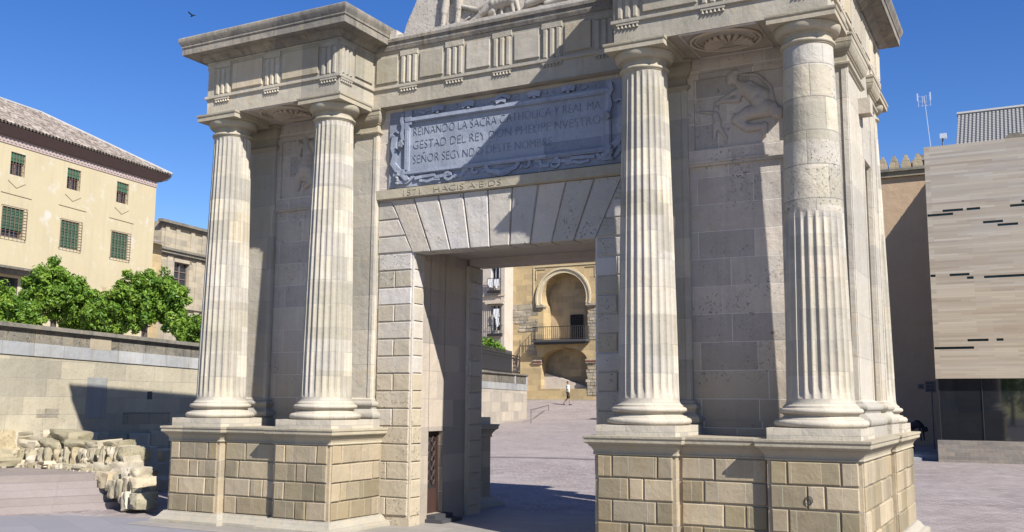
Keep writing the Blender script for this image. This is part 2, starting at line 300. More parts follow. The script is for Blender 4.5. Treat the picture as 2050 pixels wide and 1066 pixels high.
def fuse(parts,name,mat,parent=None,vox=.02,scale=(1,1,1),smooth=4):
    """one continuous surface from tapered limbs and lumps: (p0,r0,p1,r1) or (centre,(rx,ry,rz))"""
    bm=bmesh.new()
    for p in parts:
        if len(p)==2:
            r=bmesh.ops.create_icosphere(bm,subdivisions=3,radius=1)
            for v in r['verts']: v.co=Vector((v.co.x*p[1][0],v.co.y*p[1][1],v.co.z*p[1][2]))+Vector(p[0])
        else:
            a,ra,b,rb=Vector(p[0]),p[1],Vector(p[2]),p[3]; n=max(2,int((b-a).length/max(.01,min(ra,rb))*1.6))
            for i in range(n+1):
                k=i/n; r=bmesh.ops.create_icosphere(bm,subdivisions=2,radius=ra+(rb-ra)*k)
                for v in r['verts']: v.co+=a.lerp(b,k)
    me=bpy.data.meshes.new(name+'_src'); bm.to_mesh(me); bm.free()
    o=bpy.data.objects.new(name+'_src',me); COL.objects.link(o)
    md=o.modifiers.new('r','REMESH'); md.mode='VOXEL'; md.voxel_size=vox; md.use_smooth_shade=True
    sm=o.modifiers.new('s','SMOOTH'); sm.iterations=smooth; sm.factor=.5
    dg=bpy.context.evaluated_depsgraph_get(); out=bpy.data.meshes.new_from_object(o.evaluated_get(dg)); out.name=name
    bpy.data.objects.remove(o); bpy.data.meshes.remove(me)
    for v in out.vertices: v.co=Vector((v.co.x*scale[0],v.co.y*scale[1],v.co.z*scale[2]))
    return out
# ================================================================ THE GATE
G0=.33; C1,C2=2.9265,5.3355; YF=.85; YR=3.33; DD=4.18; EB=7.76; TA=8.14
gate=thing('stone_gate','pale limestone gate with paired fluted columns and a blue inscription panel','gate',(0,2.09,G0))
X,Y_,Z=Vector((1,0,0)),Vector((0,1,0)),Vector((0,0,1))
def rows_of(mb,O,u,n,L,z0,z1,k,pats,mg=.035,gap=.02,d=.03):
    """rusticated blocks on a wall length L: k courses, each split by one of pats in turn"""
    h=(z1-z0)/k
    for i in range(k):
        zt=z1-i*h; zb=zt-h; a=mg; tot=L-2*mg
        pt=pats[i%len(pats)]; s_=sum(pt)
        for w_ in pt:
            b=a+tot*w_/s_
            mb.slab(O,u,n,[(a+gap*.5,zb+gap*.6),(b-gap*.5,zb+gap*.6),(b-gap*.5,zt-gap*.4),(a+gap*.5,zt-gap*.4)],d)
            a=b
PA=[(.2,.6,.2),(.42,.2,.38),(.2,.58,.22),(.42,.2,.38)]; PB=[(.4,.6),(.27,.73),(.5,.25,.25),(.25,.75)]; PS=[(.13,.2,.3,.2,.17),(.25,.3,.2,.25),(.16,.3,.24,.3),(.3,.2,.3,.2)]
E=.588
def pedestal(sg):
    ped=thing('pedestal',None,None); ped.parent=gate; ped.location=-Vector(gate.location)
    m_=lambda x:(x*sg)
    pts=[(C1-E,-E),(C1+E,-E),(C1+E,-E+.14),(C2-E,-E+.14),(C2-E,-E),(C2+E,-E),(C2+E,1.9),(C2+E-.1,1.9),(C2+E-.1,2.5),(C2+E,2.5),(C2+E,DD+E),(C2-E,DD+E),(C2-E,DD+E-.14),(C1+E,DD+E-.14),(C1+E,DD+E),(C1-E,DD+E)]
    if sg<0: pts=[(-x,y) for x,y in pts][::-1]
    mb=MB(); sweep(mb,pts,[(0,.45),(0,1.76)],1.35)
    n=len(pts)
    for i in range(n):
        a=Vector((*pts[i],0)); b=Vector((*pts[(i+1)%n],0)); L=(b-a).length
        if L<.3: continue
        u=(b-a).normalized(); nn=Vector((u.y,-u.x,0))
        if nn.y>.5: continue
        ins=0; 
        if nn.x*sg<-.5: # inner flank: stops at the pier wall
            rows_of(mb,(a.x,-E,0) if sg<0 else (a.x,YF-.02,0),u,nn,YF+E-.02 if sg<0 else YF+E-.02,.52,1.73,4,[(.18,.4,.42),(.36,.48,.16),(.17,.4,.43),(.36,.46,.18)]) ; continue
        pt=PA if abs(nn.y)>.5 and abs(a.y+E)<.01 else (PB if abs(nn.y)>.5 else PS)
        rows_of(mb,a,u,nn,L,.52,1.73,4,pt)
    mb.build('die',M['ped'],ped)
    mb=MB(); sweep(mb,pts,[(.07,.0),(.20,.02),(.215,G0+.02),(.21,G0+.06),(.17,G0+.08),(.13,G0+.09),(.10,G0+.12),(.075,G0+.16),(.055,G0+.175),(.05,G0+.19),(.0,G0+.195)])
    mb.build('base_moulding',M['ped_base'],ped)
    mb=MB(); sweep(mb,pts,[(.0,1.73),(.02,1.735),(.03,1.75),(.02,1.77),(.025,1.80),(.05,1.84),(.075,1.86),(.075,1.875),(.12,1.90),(.125,1.91),(.125,1.955),(.135,1.96),(.14,1.97),(.14,1.998),(.1,2.0)])
    mb.build('cornice',M['trim'],ped)
pedestal(-1); pedestal(1)
def shaft_mesh(fl_top,seed,rag=False):
    rnd=random.Random(seed); mb=MB(); NF=24; K=8; z0,z1=2.518,7.33; rows=[]; zs=[]
    N=64
    for i in range(N+1): zs.append(z0+(z1-z0)*i/N)
    for z in zs:
        k=(z-z0)/(z1-z0); r=.437-.100*k**1.25
        fade=min(1,max(0,(z-z0-.02)/.08))*min(1,max(0,(min(z1,fl_top)-z-.01)/.07))
        row=[]
        for j in range(NF*K):
            a=2*math.pi*(j+.5)/(NF*K); ph=(j%K+.5)/K; dep=.036*math.sin(math.pi*min(1,max(0,(ph-.06)/.88)))**.65*fade*(r/.43)
            wob=.0015*noise.noise(Vector((math.cos(a)*9,math.sin(a)*9,z*3+seed)))+.006*max(0,noise.noise(Vector((math.cos(a)*5,math.sin(a)*5,z*2+seed*9)))-.35)*-1
            row.append(((r-dep+wob)*math.cos(a),(r-dep+wob)*math.sin(a),z))
        rows.append(row)
    dr=[z0]; 
    while dr[-1]<z1: dr.append(dr[-1]+rnd.uniform(.28,.62))
    tt=[[rnd.random() for _ in range(3)] for _ in range(40)]; ph=[rnd.random()*NF*K for _ in range(40)]
    def tf(i,j):
        z=zs[i]; d=sum(1 for q in dr if q<=z+.001); return tt[d][int(((j+ph[d])%(NF*K))//(NF*K/3))]
    mb.grid(rows,.5,True,tf)
    return mb
SHM={}
def column(x,y,fl_top=99,seed=1,key=None):
    c=thing('column',None,None); c.parent=gate; c.location=-Vector(gate.location)+Vector((x,y,0)); 
    def put(nm,mb,mat,ang): 
        o=mb.build(nm,mat,c,ang=ang,local=True); return o
    mb=MB(); P=.585; mb.box(-P,P,-P,P,1.999,2.145,.6)
    put('plinth',mb,M['shaft'],30)
    pr=[(.40,2.145)]+[(.545+.062*math.cos(R_(a)),2.21+.064*math.sin(R_(a))) for a in range(-90,91,18)]+[(.545,2.277),(.535,2.295),(.49,2.31),(.475,2.335),(.49,2.355),(.505,2.36)]+[(.495+.047*math.cos(R_(a)),2.408+.047*math.sin(R_(a))) for a in range(-90,91,18)]+[(.49,2.458),(.488,2.487),(.475,2.49),(.45,2.52),(.438,2.56),(.437,2.602)]
    pr=[(r,2.145+(z-2.145)*.82) for r,z in pr]
    mb=MB(); mb.lathe(pr,0,0,56,.5); put('base',mb,M['shaft'],40)
    so_=put('shaft',shaft_mesh(fl_top,seed),M['shaft'],24)
    if fl_top<9:
        so_.data.materials.append(M['drum'])
        for f in so_.data.polygons:
            if f.center.z>fl_top: f.material_index=1
    pr=[(.337,7.325),(.338,7.345),(.352,7.35),(.352,7.362)]+[(.35+.026*math.cos(R_(a)),7.387+.026*math.sin(R_(a))) for a in range(-90,91,22)]+[(.345,7.415),(.335,7.42),(.334,7.48),(.345,7.485),(.345,7.498),(.358,7.50),(.358,7.513),(.372,7.516)]+[(.372+.078*math.sin(R_(a)),7.516+.115*(1-math.cos(R_(a)))) for a in range(10,91,10)]+[(.448,7.637),(.43,7.642)]
    mb=MB(); mb.lathe(pr,0,0,56,.5); A=.462
    sweep(mb,[(-A,-A),(A,-A),(A,A),(-A,A)],[(0,7.64),(0,7.715),(.012,7.72),(.02,7.735),(.02,7.7595)],.5)
    put('capital',mb,M['trim'],35)
    return c
column(-C2,0,seed=3);column(-C1,0,seed=11);column(C1,0,seed=23);column(C2,0,fl_top=4.99,seed=31)
for x,s_ in ((-C2,4),(-C1,5),(C1,6),(C2,7)): column(x,DD,seed=s_)
# --- pilasters behind the columns
def pilaster(x0,x1,y0,y1):
    p=thing('pilaster',None,None); p.parent=gate; p.location=-Vector(gate.location)
    R=[(x0,y0),(x1,y0),(x1,y1),(x0,y1)]
    mb=MB(); mb.box(x0,x1,y0,y1,2.45,7.5,.5)
    # raised border strips leave a sunk rough panel on each open face
    b=.075; k=.016
    for (O,u,n,L) in (((x0,y0,0),X,-Y_,x1-x0),((x1,y0,0),Y_,X,y1-y0),((x0,y1,0),-Y_,-X,y1-y0),((x1,y1,0),-X,Y_,x1-x0)):
        for a0,a1,z0,z1 in ((0,b,2.5,7.28),(L-b,L,2.5,7.28)):
            mb.slab(O,u,n,[(a0,z0),(a1,z0),(a1,z1),(a0,z1)],k,.004,.7)
    mb.build('shaft',M['pil'],p)
    mb=MB(); sweep(mb,R,[(.0,2.0),(.15,2.0),(.15,2.145),(.12,2.15)]+[(.12+.04*math.cos(R_(a)),2.21+.06*math.sin(R_(a))) for a in range(-80,81,20)]+[(.10,2.29),(.065,2.33),(.08,2.36)]+[(.075+.035*math.cos(R_(a)),2.405+.042*math.sin(R_(a))) for a in range(-80,81,20)]+[(.05,2.46),(.04,2.49),(.0,2.52)])
    mb.build('base',M['pil'],p,ang=30)
    mb=MB(); sweep(mb,R,[(.0,7.27),(.02,7.28),(.03,7.30),(.055,7.32),(.06,7.345),(.04,7.36),(.015,7.37),(.012,7.48),(.035,7.49),(.035,7.51),(.05,7.515),(.075,7.55),(.095,7.60),(.10,7.635),(.105,7.64),(.105,7.71),(.12,7.725),(.12,7.757)])
    mb.build('capital',M['trim'],p,ang=25)
for sg in (-1,1):
    for a,b,c,d in ((C1-.40,C1+.40,.75,1.5),(C1-.40,C1+.40,2.68,3.43),(C2-.40,C2+.39,.75,2.05),(C2-.40,C2+.39,2.85,3.43)):
        pilaster(min(a*sg,b*sg),max(a*sg,b*sg),c,d)
# --- piers
W=1.745
def quad(a,b,c,d): return [(a,c),(b,c),(b,d),(a,d)]
vt=[-2.23,-1.75,-1.24,-.73,-.24,.24,.73,1.24,1.75,2.23]; vb=[-1.745,-1.38,-.97,-.58,-.19,.19,.58,.97,1.38,1.745]
for sg in (-1,1):
    p=thing('pier',None,None); p.parent=gate; p.location=-Vector(gate.location)
    mb=MB(); xi=W+.06
    if sg<0:
        for x0,x1,y0,y1,z0,z1 in ((-5.5,-2.05,YF,YR,0,EB-.003),(-2.06,-xi,YF,1.52,0,5.2),(-2.06,-xi,2.02,YR,0,5.2),(-2.06,-xi,1.51,2.03,1.93,5.2),(-2.06,-xi,1.51,2.03,0,.47)): mb.box(x0,x1,y0,y1,z0,z1,.5)
    else: mb.box(xi,5.5,YF,YR,0,EB-.003,.5)
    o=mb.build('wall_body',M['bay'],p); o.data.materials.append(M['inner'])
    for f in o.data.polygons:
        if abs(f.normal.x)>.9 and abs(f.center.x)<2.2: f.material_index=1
    # jamb strips, front and rear, with quoin blocks
    mb=MB(); h=.3045
    for y0,y1 in ((YF-.002,YF+.34),(2.8,YR+.002)):
        mb.box(sg*W,sg*(W+.35),y0,y1,0,5.07,1.2)
    u=X; nn=-Y_
    xs=sorted((sg*W,sg*2.50)); L=xs[1]-xs[0]
    for i in range(15):
        zt=5.07-i*h; zb=zt-h
        if zt<.6: break
        pt=(1,) if i%2==0 else (.5,.5)
        if zt<2.0 : pt=(1,) if i%2 else (.36,.64) if sg<0 else (.64,.36)
        rows_of(mb,(xs[0],YF-.002,0),X,-Y_,L,zb,zt,1,[pt],.022,.018,.026)
        O=(sg*W,YF,0) if sg<0 else (sg*W,YF+.34,0)
        rows_of(mb,O,Y_ if sg<0 else -Y_,-X*sg if sg>0 else X,.34,zb,zt,1,[(1,)],.02,.018,.022)
        rows_of(mb,(sg*W,2.8,0) if sg<0 else (sg*W,YR,0),Y_ if sg<0 else -Y_,X if sg<0 else -X,.5,zb,zt,1,[(1,)],.02,.012,.02)
        rows_of(mb,(xs[0],2.798,0),X,-Y_,.0+.06,zb,zt,1,[(1,)],.002,.012,.01)
    # wedge-cut blocks between the flat arch and the border
    for zb,zt in ((5.085,5.39),(5.39,5.70),(5.70,6.04)):
        f=lambda z: W+(2.23-W)*(z-5.07)/.98+.02
        a0,a1,b0,b1=f(zb),f(zt),2.50,2.50
        q=[(a0,zb+.01),(b0,zb+.01),(b1,zt-.01),(a1+.0,zt-.01)]
        if sg<0: q=[(-b0,zb+.01),(-a0,zb+.01),(-a1,zt-.01),(-b1,zt-.01)]
        mb.slab((0,YF-.002,0),X,-Y_,q,.026)
    mb.box(sg*W,sg*2.56,YF-.002,YF+.3,5.07,6.06,1.1)
    mb.build('rustication',M['pier'],p)
    # border strip next to the pilaster
    mb=MB(); mb.box(sg*2.505,sg*2.54,YF-.035,YF,1.98,6.05,.7); mb.build('border',M['trim'],p)
    # bay between the pilasters: sunk wall, string, relief panel frame
    a,b=sorted((sg*3.33,sg*4.93))
    mb=MB(); 
    mb.box(a,b,YF-.05,YF,6.06,6.24,.6); mb.box(a,b,YF-.075,YF,6.10,6.13,.6)
    mb.box(a,a+.1,YF-.05,YF,6.24,7.44,.5); mb.box(b-.1,b,YF-.05,YF,6.24,7.44,.5)
    mb.box(a,b,YF-.09,YF,7.52,7.757,.5); mb.box(a,b,YF-.05,YF,7.44,7.52,.5); mb.box(a+.1,b-.1,YF-.048,YF,6.24,6.32,.5)
    mb.box(a,b,YF-.045,YF,1.99,2.2,.5)
    mb.build('bay_frame',M['bay'],p)
    # end wall above and beside the tall recess
    mb=MB(); e=sg*5.5; f=sg*5.715
    mb.box(e,f,2.04,2.86,6.25,7.755,.5); mb.box(e,f,2.04,2.86,1.99,2.5,.5)
    mb.build('end_panel',M['pil'],p)
    if sg>0:
        mb=MB(); mb.box(5.70,5.90,1.72,1.98,6.84,7.08,.4); mb.build('projecting_block',M['pier'],p)
# --- flat arch
la=thing('flat_arch',None,None); la.parent=gate; la.location=-Vector(gate.location)
mb=MB(); mb.box(-W,W,YF,1.17,5.085,6.06,.5); mb.box(-2.048,1.803,YF,YR,6.06,EB-.003,.5); mb.box(-W,W,2.8,YR,5.08,6.06,.5); mb.box(-W-.1,W+.1,1.17,2.8,5.2,6.06,.5)
mb.build('wall_core',M['relief'],la)
for i in range(9):
    mb=MB(); g_=.013
    mb.slab((0,YF,0),X,-Y_,[(vb[i]+g_,5.07),(vb[i+1]-g_,5.07),(vt[i+1]-g_,6.055),(vt[i]+g_,6.055)],.036,.012)
    mb.box(vb[i]+g_,vb[i+1]-g_,YF+.01,1.15,5.062,5.1,.6)
    mb.build('voussoir',M['pier'],la)
mb=MB(); sweep(mb,[(-2.5,YF-.05),(2.5,YF-.05),(2.5,YF+.2),(-2.5,YF+.2)],[(0,6.06),(.05,6.075),(.055,6.235),(.02,6.245)],.6)
mb.build('string_course',M['trim'],la)
# lettering of the string course
def words(txt,x0,z0,h,wid,y,mat,parent,name='lettering',ext=.008,shear=0):
    cu=bpy.data.curves.new(name,'FONT'); cu.body=txt; cu.size=h/.70; cu.extrude=ext; cu.offset=-.0075 if h>.1 else -.003; cu.space_character=1.0; cu.resolution_u=3
    o=bpy.data.objects.new(name,cu); COL.objects.link(o); dg=bpy.context.evaluated_depsgraph_get(); dg.update()
    me=bpy.data.meshes.new_from_object(o.evaluated_get(dg)); bpy.data.objects.remove(o)
    xs=[v.co.x for v in me.vertices]; k=wid/(max(xs)-min(xs)); mn=min(xs)
    for v in me.vertices: v.co=Vector((x0+(v.co.x-mn)*k,y-v.co.z,z0+v.co.y))
    me.name=name; return link(name,me,mat,parent)
words('HACIS A·E·DS',-1.28,6.105,.10,1.35,YF-.106,M['trim'],la,ext=.004); words('1571',-1.92,6.10,.10,.36,YF-.106,M['trim'],la,ext=.004)
# --- entablature
en=thing('entablature',None,None); en.parent=gate; en.location=-Vector(gate.location)
A_=.37; XL=C2+A_; XI=C1-A_
def plan(o): 
    return [(-XL,-A_),(-XI,-A_),(-XI,.65),(XI,.65),(XI,-A_),(XL,-A_),(XL,DD+A_),(XI,DD+A_),(XI,DD-.65),(-XI,DD-.65),(-XI,DD+A_),(-XL,DD+A_)]
pl=plan(0)
mb=MB(); sweep(mb,pl,[(-.005,EB),(-.02,7.765),(-.02,8.075),(.012,8.08),(.018,8.09),(.018,8.138),(.0,8.142)],.6); mb.build('architrave',M['frieze'],en)
mb=MB(); sweep(mb,pl,[(-.02,8.141),(-.02,8.76),(.0,8.765),(.0,8.80)],.5,False); mb.build('frieze_band',M['frieze'],en)
def ressaut(sg):
    a,b=sorted((sg*XI,sg*XL)); return [(a,-A_),(b,-A_),(b,DD+A_),(a,DD+A_)]
for sg in (-1,1):
    mb=MB(); sweep(mb,ressaut(sg),[(.0,8.795),(.03,8.80),(.05,8.82),(.09,8.86),(.11,8.87),(.115,8.885),(.13,8.90),(.30,8.915),(.325,8.90),(.33,8.905),(.33,9.03),(.345,9.035),(.35,9.05),(.345,9.065),(.35,9.085),(.375,9.12),(.385,9.15),(.39,9.165),(.39,9.21),(.37,9.235),(.2,9.25)],.5)
    mb.build('cornice',M['cornice'],en,ang=30)
cp=[(-XI-.05,.65),(XI+.05,.65),(XI+.05,DD-.65),(-XI-.05,DD-.65)]
mb=MB(); sweep(mb,cp,[(.0,8.795),(.02,8.80),(.03,8.83),(.04,8.86),(.04,8.93),(.07,8.94),(.075,8.99),(.06,9.01),(.02,9.03)],.5); mb.build('cornice',M['cornice'],en)
def triglyph(O,u,n,c,w_=.36,zt=8.66):
    mb=MB(); O=Vector(O); b=w_/3
    for k in range(3):
        s0=c-w_/2+k*b
        mb.slab(O,u,n,[(s0+.018,8.145),(s0+b-.018,8.145),(s0+b-.018,zt),(s0+.018,zt)],.04,.02,.6)
    mb.slab(O,u,n,[(c-w_/2,8.143),(c+w_/2,8.143),(c+w_/2,zt),(c-w_/2,zt)],.012,.003,.5)
    mb.slab(O,u,n,[(c-w_/2-.005,zt),(c+w_/2+.005,zt),(c+w_/2+.005,8.76),(c-w_/2-.005,8.76)],.035,.006,.5)
    mb.slab(O,u,n,[(c-w_/2,8.045),(c+w_/2,8.045),(c+w_/2,8.078),(c-w_/2,8.078)],.028,.003,.6)
    for k in range(6):
        q=O+Vector(u)*(c-w_/2+w_*(k+.5)/6)+Vector(n)*.014
        mb.lathe([(.008,8.046),(.012,8.046),(.022,8.0),(.012,7.995)],q.x,q.y,8,.7)
    mb.build('triglyph',M['frieze'],en)
def metope(O,u,n,a,b,z0=8.19,z1=8.68,d=.03,mt='frieze'):
    mb=MB(); mb.slab(O,u,n,quad(a,b,z0,z1),d,.008); mb.build('metope',M[mt],en)
for sg in (-1,1):
    O=(0,-A_+.02,0)
    cs=(-5.30,-4.10,-2.80) if sg<0 else (2.80,4.10,5.40)
    for c in cs: triglyph(O,X,-Y_,c,.36)
    for a,b in zip(cs,cs[1:]): metope(O,X,-Y_,a+.24,b-.24,8.2,8.7)
    # flank of the ressaut that looks into the middle
    O=(sg*(XI+.02),0,0); u=Y_ if sg<0 else -Y_; n=X*(-sg); k=1 if sg<0 else -1
    triglyph(O,u,n,-.165*k,.33); a,b=sorted((.08*k,.60*k)); metope(O,u,n,a,b,8.2,8.7)
    O=(sg*(XL-.02),0,0); u=Y_ if sg>0 else -Y_; n=X*sg; k=1 if sg>0 else -1
    ys=(-.17,.78,1.73,2.68,3.6,4.33)
    for c in ys: triglyph(O,u,n,c*k,.34)
    for a,b in zip(ys,ys[1:]):
        if b-a>.8: q=sorted(((a+.23)*k,(b-.23)*k)); metope(O,u,n,q[0],q[1],8.2,8.7)
O=(0,.67,0); cs=[-1.80,-.84,.11,1.06,2.01]
for c in cs: triglyph(O,X,-Y_,c,.37)
for a,b in zip([-2.75]+cs,cs): metope(O,X,-Y_,a+.24,b-.24,8.2,8.68)
# soffit coffers between the columns and the wall
for sg in (-1,1):
    mb=MB(); cx,cy=sg*4.14,.12; z=EB
    for r,k in ((.50,.022),(.43,.014)):
        rows=[[(cx+(r*1.02+k*math.cos(b))*math.cos(a),cy+(r*.86+k*math.cos(b))*math.sin(a),z-.004+k*math.sin(b)-k*.6) for b in [i*math.pi/3 for i in range(6)]] for a in [i*math.pi/24 for i in range(49)]]
        mb.grid(rows,.4,True)
    for i in range(13):
        a=R_(-10+200*i/12); r0,r1=.12,.36
        mb.tube([(cx+r0*math.cos(a)*.6,cy+.2-r0*math.sin(a)*.6,z-.01),(cx+r1*math.cos(a),cy+.2-r1*math.sin(a)*1.1,z-.028)],[.012,.035],6,.4)
    for a,b in (((-.56,-.46),(.56,-.46)),((.56,-.46),(.56,.62)),((.56,.62),(-.56,.62)),((-.56,.62),(-.56,-.46))):
        mb.tube([(cx+a[0],cy+a[1],z-.006),(cx+b[0],cy+b[1],z-.006)],.02,4,.3)
    mb.build('soffit_coffer',M['relief'],en,ang=40)
# --- pediment
pe=thing('pediment',None,None); pe.parent=gate; pe.location=-Vector(gate.location)
pts=[(-2.06,9.02),(2.12,9.02),(2.08,9.1),(1.98,9.35),(1.80,9.65)]+[(1.62*math.cos(R_(a)),9.9+1.25*math.sin(R_(a))) for a in range(12,169,12)]+[(-1.80,9.65),(-1.96,9.35),(-2.04,9.1)]
mb=MB(); mb.prism([(x,z) for x,z in pts],.80,DD-.8,.5); mb.build('tympanum_wall',M['pink'],pe)
mb=MB(); mb.box(-2.12,2.14,.62,.85,9.0,9.075,.6); mb.box(-2.20,-2.05,.60,.9,9.0,9.16,.7); mb.build('ledge',M['pink'],pe)
yy=.76; q=lambda x,z:(x,yy,z)
fig=[((q(-1.16,9.12)),.05,q(-1.13,9.38),.06),(q(-1.13,9.38),.075,q(-1.07,9.75),.085),(q(-1.16,9.11),.045,q(-1.30,9.09),.03),
 (q(-.86,9.14),.05,q(-.83,9.4),.065),(q(-.83,9.4),.075,q(-.80,9.75),.09),(q(-.88,9.12),.045,q(-.98,9.09),.03),((-.94,yy,9.85),(.22,.1,.22))]
fm=fuse(fig,'standing_figure',M['pink'],vox=.018); link('standing_figure',fm,M['pink'],pe)
bea=[(q(-.45,9.16),.05,q(-.1,9.34),.09),(q(-.1,9.34),.11,q(.22,9.38),.12),(q(-.08,9.3),.045,q(-.10,9.12),.03),(q(.05,9.3),.04,q(.04,9.1),.03),(q(.24,9.32),.05,q(.28,9.12),.035),(q(.32,9.34),.05,q(.38,9.12),.035),(q(-.55,9.12),.045,q(-.4,9.16),.05),(q(-.62,9.11),.03,q(-.5,9.1),.035),(q(-.12,9.22),.07,q(-.18,9.18),.06),(q(.22,9.4),.1,q(.42,9.5),.09),(q(-.75,9.42),.04,q(-.45,9.30),.05),(q(-.45,9.3),.05,q(-.1,9.45),.05)]
fm=fuse(bea,'carved_beast',M['pink'],vox=.016); link('carved_beast',fm,M['pink'],pe)
arm=[(q(.55,9.22),.07,q(.9,9.28),.08),(q(.9,9.16),.05,q(1.35,9.22),.06),(q(1.25,9.3),.08,q(1.6,9.4),.06),((.72,yy,9.36),(.16,.05,.14)),((1.15,yy,9.42),(.2,.05,.13)),(q(.5,9.1),.02,q(1.75,9.12),.02)]
fm=fuse(arm,'carved_trophy',M['pink'],vox=.016); link('carved_trophy',fm,M['pink'],pe)
mb=MB(); mb.tube([q(-1.42,9.10),q(-1.0,9.085),q(-.72,9.14),q(-.6,9.2)],[.012,.02,.02,.02],6); mb.tube([q(.75,9.14),q(1.5,9.13)],.014,5); mb.build('carved_ground_line',M['pink'],pe,smooth=True)
# --- inscription panel
pq=thing('inscription_panel',None,None); pq.parent=gate; pq.location=-Vector(gate.location)
YP=YF-.03
mb=MB(); mb.box(-2.30,2.44,YP,YF+.02,6.27,7.68,.45); mb.build('slab',M['marble'],pq)
mb=MB()
for x0,x1,z0,z1 in ((-1.95,2.05,7.44,7.53),(-1.95,2.05,6.47,6.55),(-1.95,-1.85,6.55,7.44),(1.95,2.05,6.55,7.44)):
    mb.box(x0,x1,YP-.045,YP,z0,z1,.6); mb.box(x0+.02,x1-.02,YP-.06,YP-.04,z0+.02,z1-.02,.7)
mb.box(-1.95,-1.80,YP-.05,YP,7.40,7.66,.7); mb.build('frame',M['marble'],pq)
def scroll(cx,cz,r0,r1,a0,a1,t=.035,w_=.05,n=18):
    P=[]
    for i in range(n+1):
        k=i/n; a=R_(a0+(a1-a0)*k); r=r0+(r1-r0)*k; P.append((cx+r*math.cos(a),cz+r*math.sin(a)))
    return P
def strap(mb,P,wd=.05,dp=.05,t=.7):
    dp*=.62; wd*=1.25; P=[(x+random.uniform(-.006,.006),z+random.uniform(-.006,.006)) for x,z in P]
    L=[];Rr=[]
    for i,p in enumerate(P):
        a=P[max(i-1,0)]; b=P[min(i+1,len(P)-1)]; dx,dz=b[0]-a[0],b[1]-a[1]; l=math.hypot(dx,dz) or 1
        L.append((p[0]-dz/l*wd/2,p[1]+dx/l*wd/2)); Rr.append((p[0]+dz/l*wd/2,p[1]-dx/l*wd/2))
    n=len(P)
    rows=[[(a[0],YP,a[1]) for a in L],[(a[0],YP-dp,a[1]) for a in L],[(a[0],YP-dp,a[1]) for a in Rr],[(a[0],YP,a[1]) for a in Rr]]
    mb.grid(rows,t)
    for i in (0,-1): mb.face([r[i] for r in rows],t)
mb=MB()
for sg in (-1,1):
    o=.05 if sg>0 else 0; f=lambda P:[(x*sg+o,z) for x,z in P]
    strap(mb,f([(2.17,7.22),(2.19,7.02),(2.15,6.88),(2.19,6.72),(2.10,6.60),(2.0,6.52),(1.93,6.42),(1.87,6.44)]),.085,.085)
    strap(mb,f([(2.16,7.22),(2.22,7.27),(2.15,7.32),(2.08,7.28)]),.03,.09)
    strap(mb,f([(1.99,7.62),(2.02,7.5),(1.97,7.38),(2.0,7.25),(1.97,7.12)]),.05,.09)
    strap(mb,f([(1.95,6.58),(1.97,6.47),(1.90,6.40),(1.84,6.42)]),.05,.10)
    strap(mb,f([(2.12,6.60),(2.16,6.5),(2.10,6.42),(2.04,6.36),(1.88,6.35),(1.80,6.40),(1.74,6.46)]),.05,.06)
    strap(mb,f([(1.72,6.41),(1.5,6.42),(1.3,6.43),(1.28,6.38),(1.12,6.40),(.95,6.41)]),.045,.06)
    strap(mb,f([(1.62,6.36),(1.45,6.33),(1.34,6.36),(1.2,6.35)]),.04,.05)
    strap(mb,f(scroll(1.02,6.40,.10,.03,-160,160)),.035,.07)
    strap(mb,f([(.9,6.36),(.75,6.36),(.72,6.44),(.62,6.47)]),.05,.05)
    strap(mb,f(scroll(.46,6.42,.10,.03,150,-170)),.035,.07)
    for x in (1.25,.62): strap(mb,f([(x-.12,7.61),(x,7.64),(x+.12,7.60)]),.075,.10); strap(mb,f([(x,7.6),(x,7.54)]),.04,.09)
rp_=random.Random(4)
for k in range(26):   # shallow leafy scraps along the top and bottom edges
    x=-1.75+k*.145; z=rp_.choice((7.595,7.62,6.385,6.35)); a=rp_.uniform(0,6.3); l=rp_.uniform(.04,.09)
    strap(mb,[(x-l*math.cos(a),z-l*.35*math.sin(a)),(x,z+.02),(x+l*math.cos(a),z+l*.35*math.sin(a))],rp_.uniform(.02,.04),rp_.uniform(.02,.045))
strap(mb,[(-.28,6.47),(-.2,6.38),(.05,6.33),(.3,6.38),(.38,6.47)],.06,.07); strap(mb,[(-.12,6.36),(.05,6.31),(.22,6.36)],.08,.05)
strap(mb,[(-.05,7.56),(.04,7.6),(.13,7.56)],.05,.12); strap(mb,[(-.12,7.61),(.04,7.68),(.2,7.61)],.05,.10)
mb.build('strapwork',M['marble'],pq)
for sg in (-1,1):
    P=[((sg*2.0,YP-.06,7.05),(.045,.04,.055))]
    for i in range(14):
        a=i*2.4; r=.055*math.sqrt(i/14+.1); P.append(((sg*2.0+r*math.cos(a),YP-.09,7.05+r*1.2*math.sin(a)),(.022,.022,.022)))
    for i in range(9): P.append(((sg*(2.07+.018*math.sin(i*2)),YP-.07,6.52-.025*i+.02*math.cos(i*3)),(.028,.035,.024)))
    fm=fuse(P,'fruit_bunch',None,vox=.01,smooth=1); link('fruit_bunch',fm,M['marble'],pq)
for i,t_ in enumerate(('REINANDO LA SACRA CATHOLICA Y REAL MA','GESTAD DEL REY DON PHELIPE NVESTRO','SEÑOR SEGVNDO DESTE NOMBRE')):
    words(t_,-1.77,(7.20,6.95,6.69)[i],.155,(3.62,3.62,2.75)[i],YP-.006,M['marble'],pq,ext=.0045)
# --- relief panels between the columns
def relief(parts,cx,name):
    P=[]
    for p in parts:
        if len(p)==2: P.append(((p[0][0]+cx,YF,p[0][1]),(p[1][0],p[1][1],p[1][2] if len(p[1])>2 else p[1][0])))
        else: P.append(((p[0][0]+cx,YF-.01,p[0][1]),p[1],(p[2][0]+cx,YF-.01,p[2][1]),p[3]))
    fm=fuse(P,name,None,vox=.014,smooth=2); return link(name,fm,M['relief'],gate)
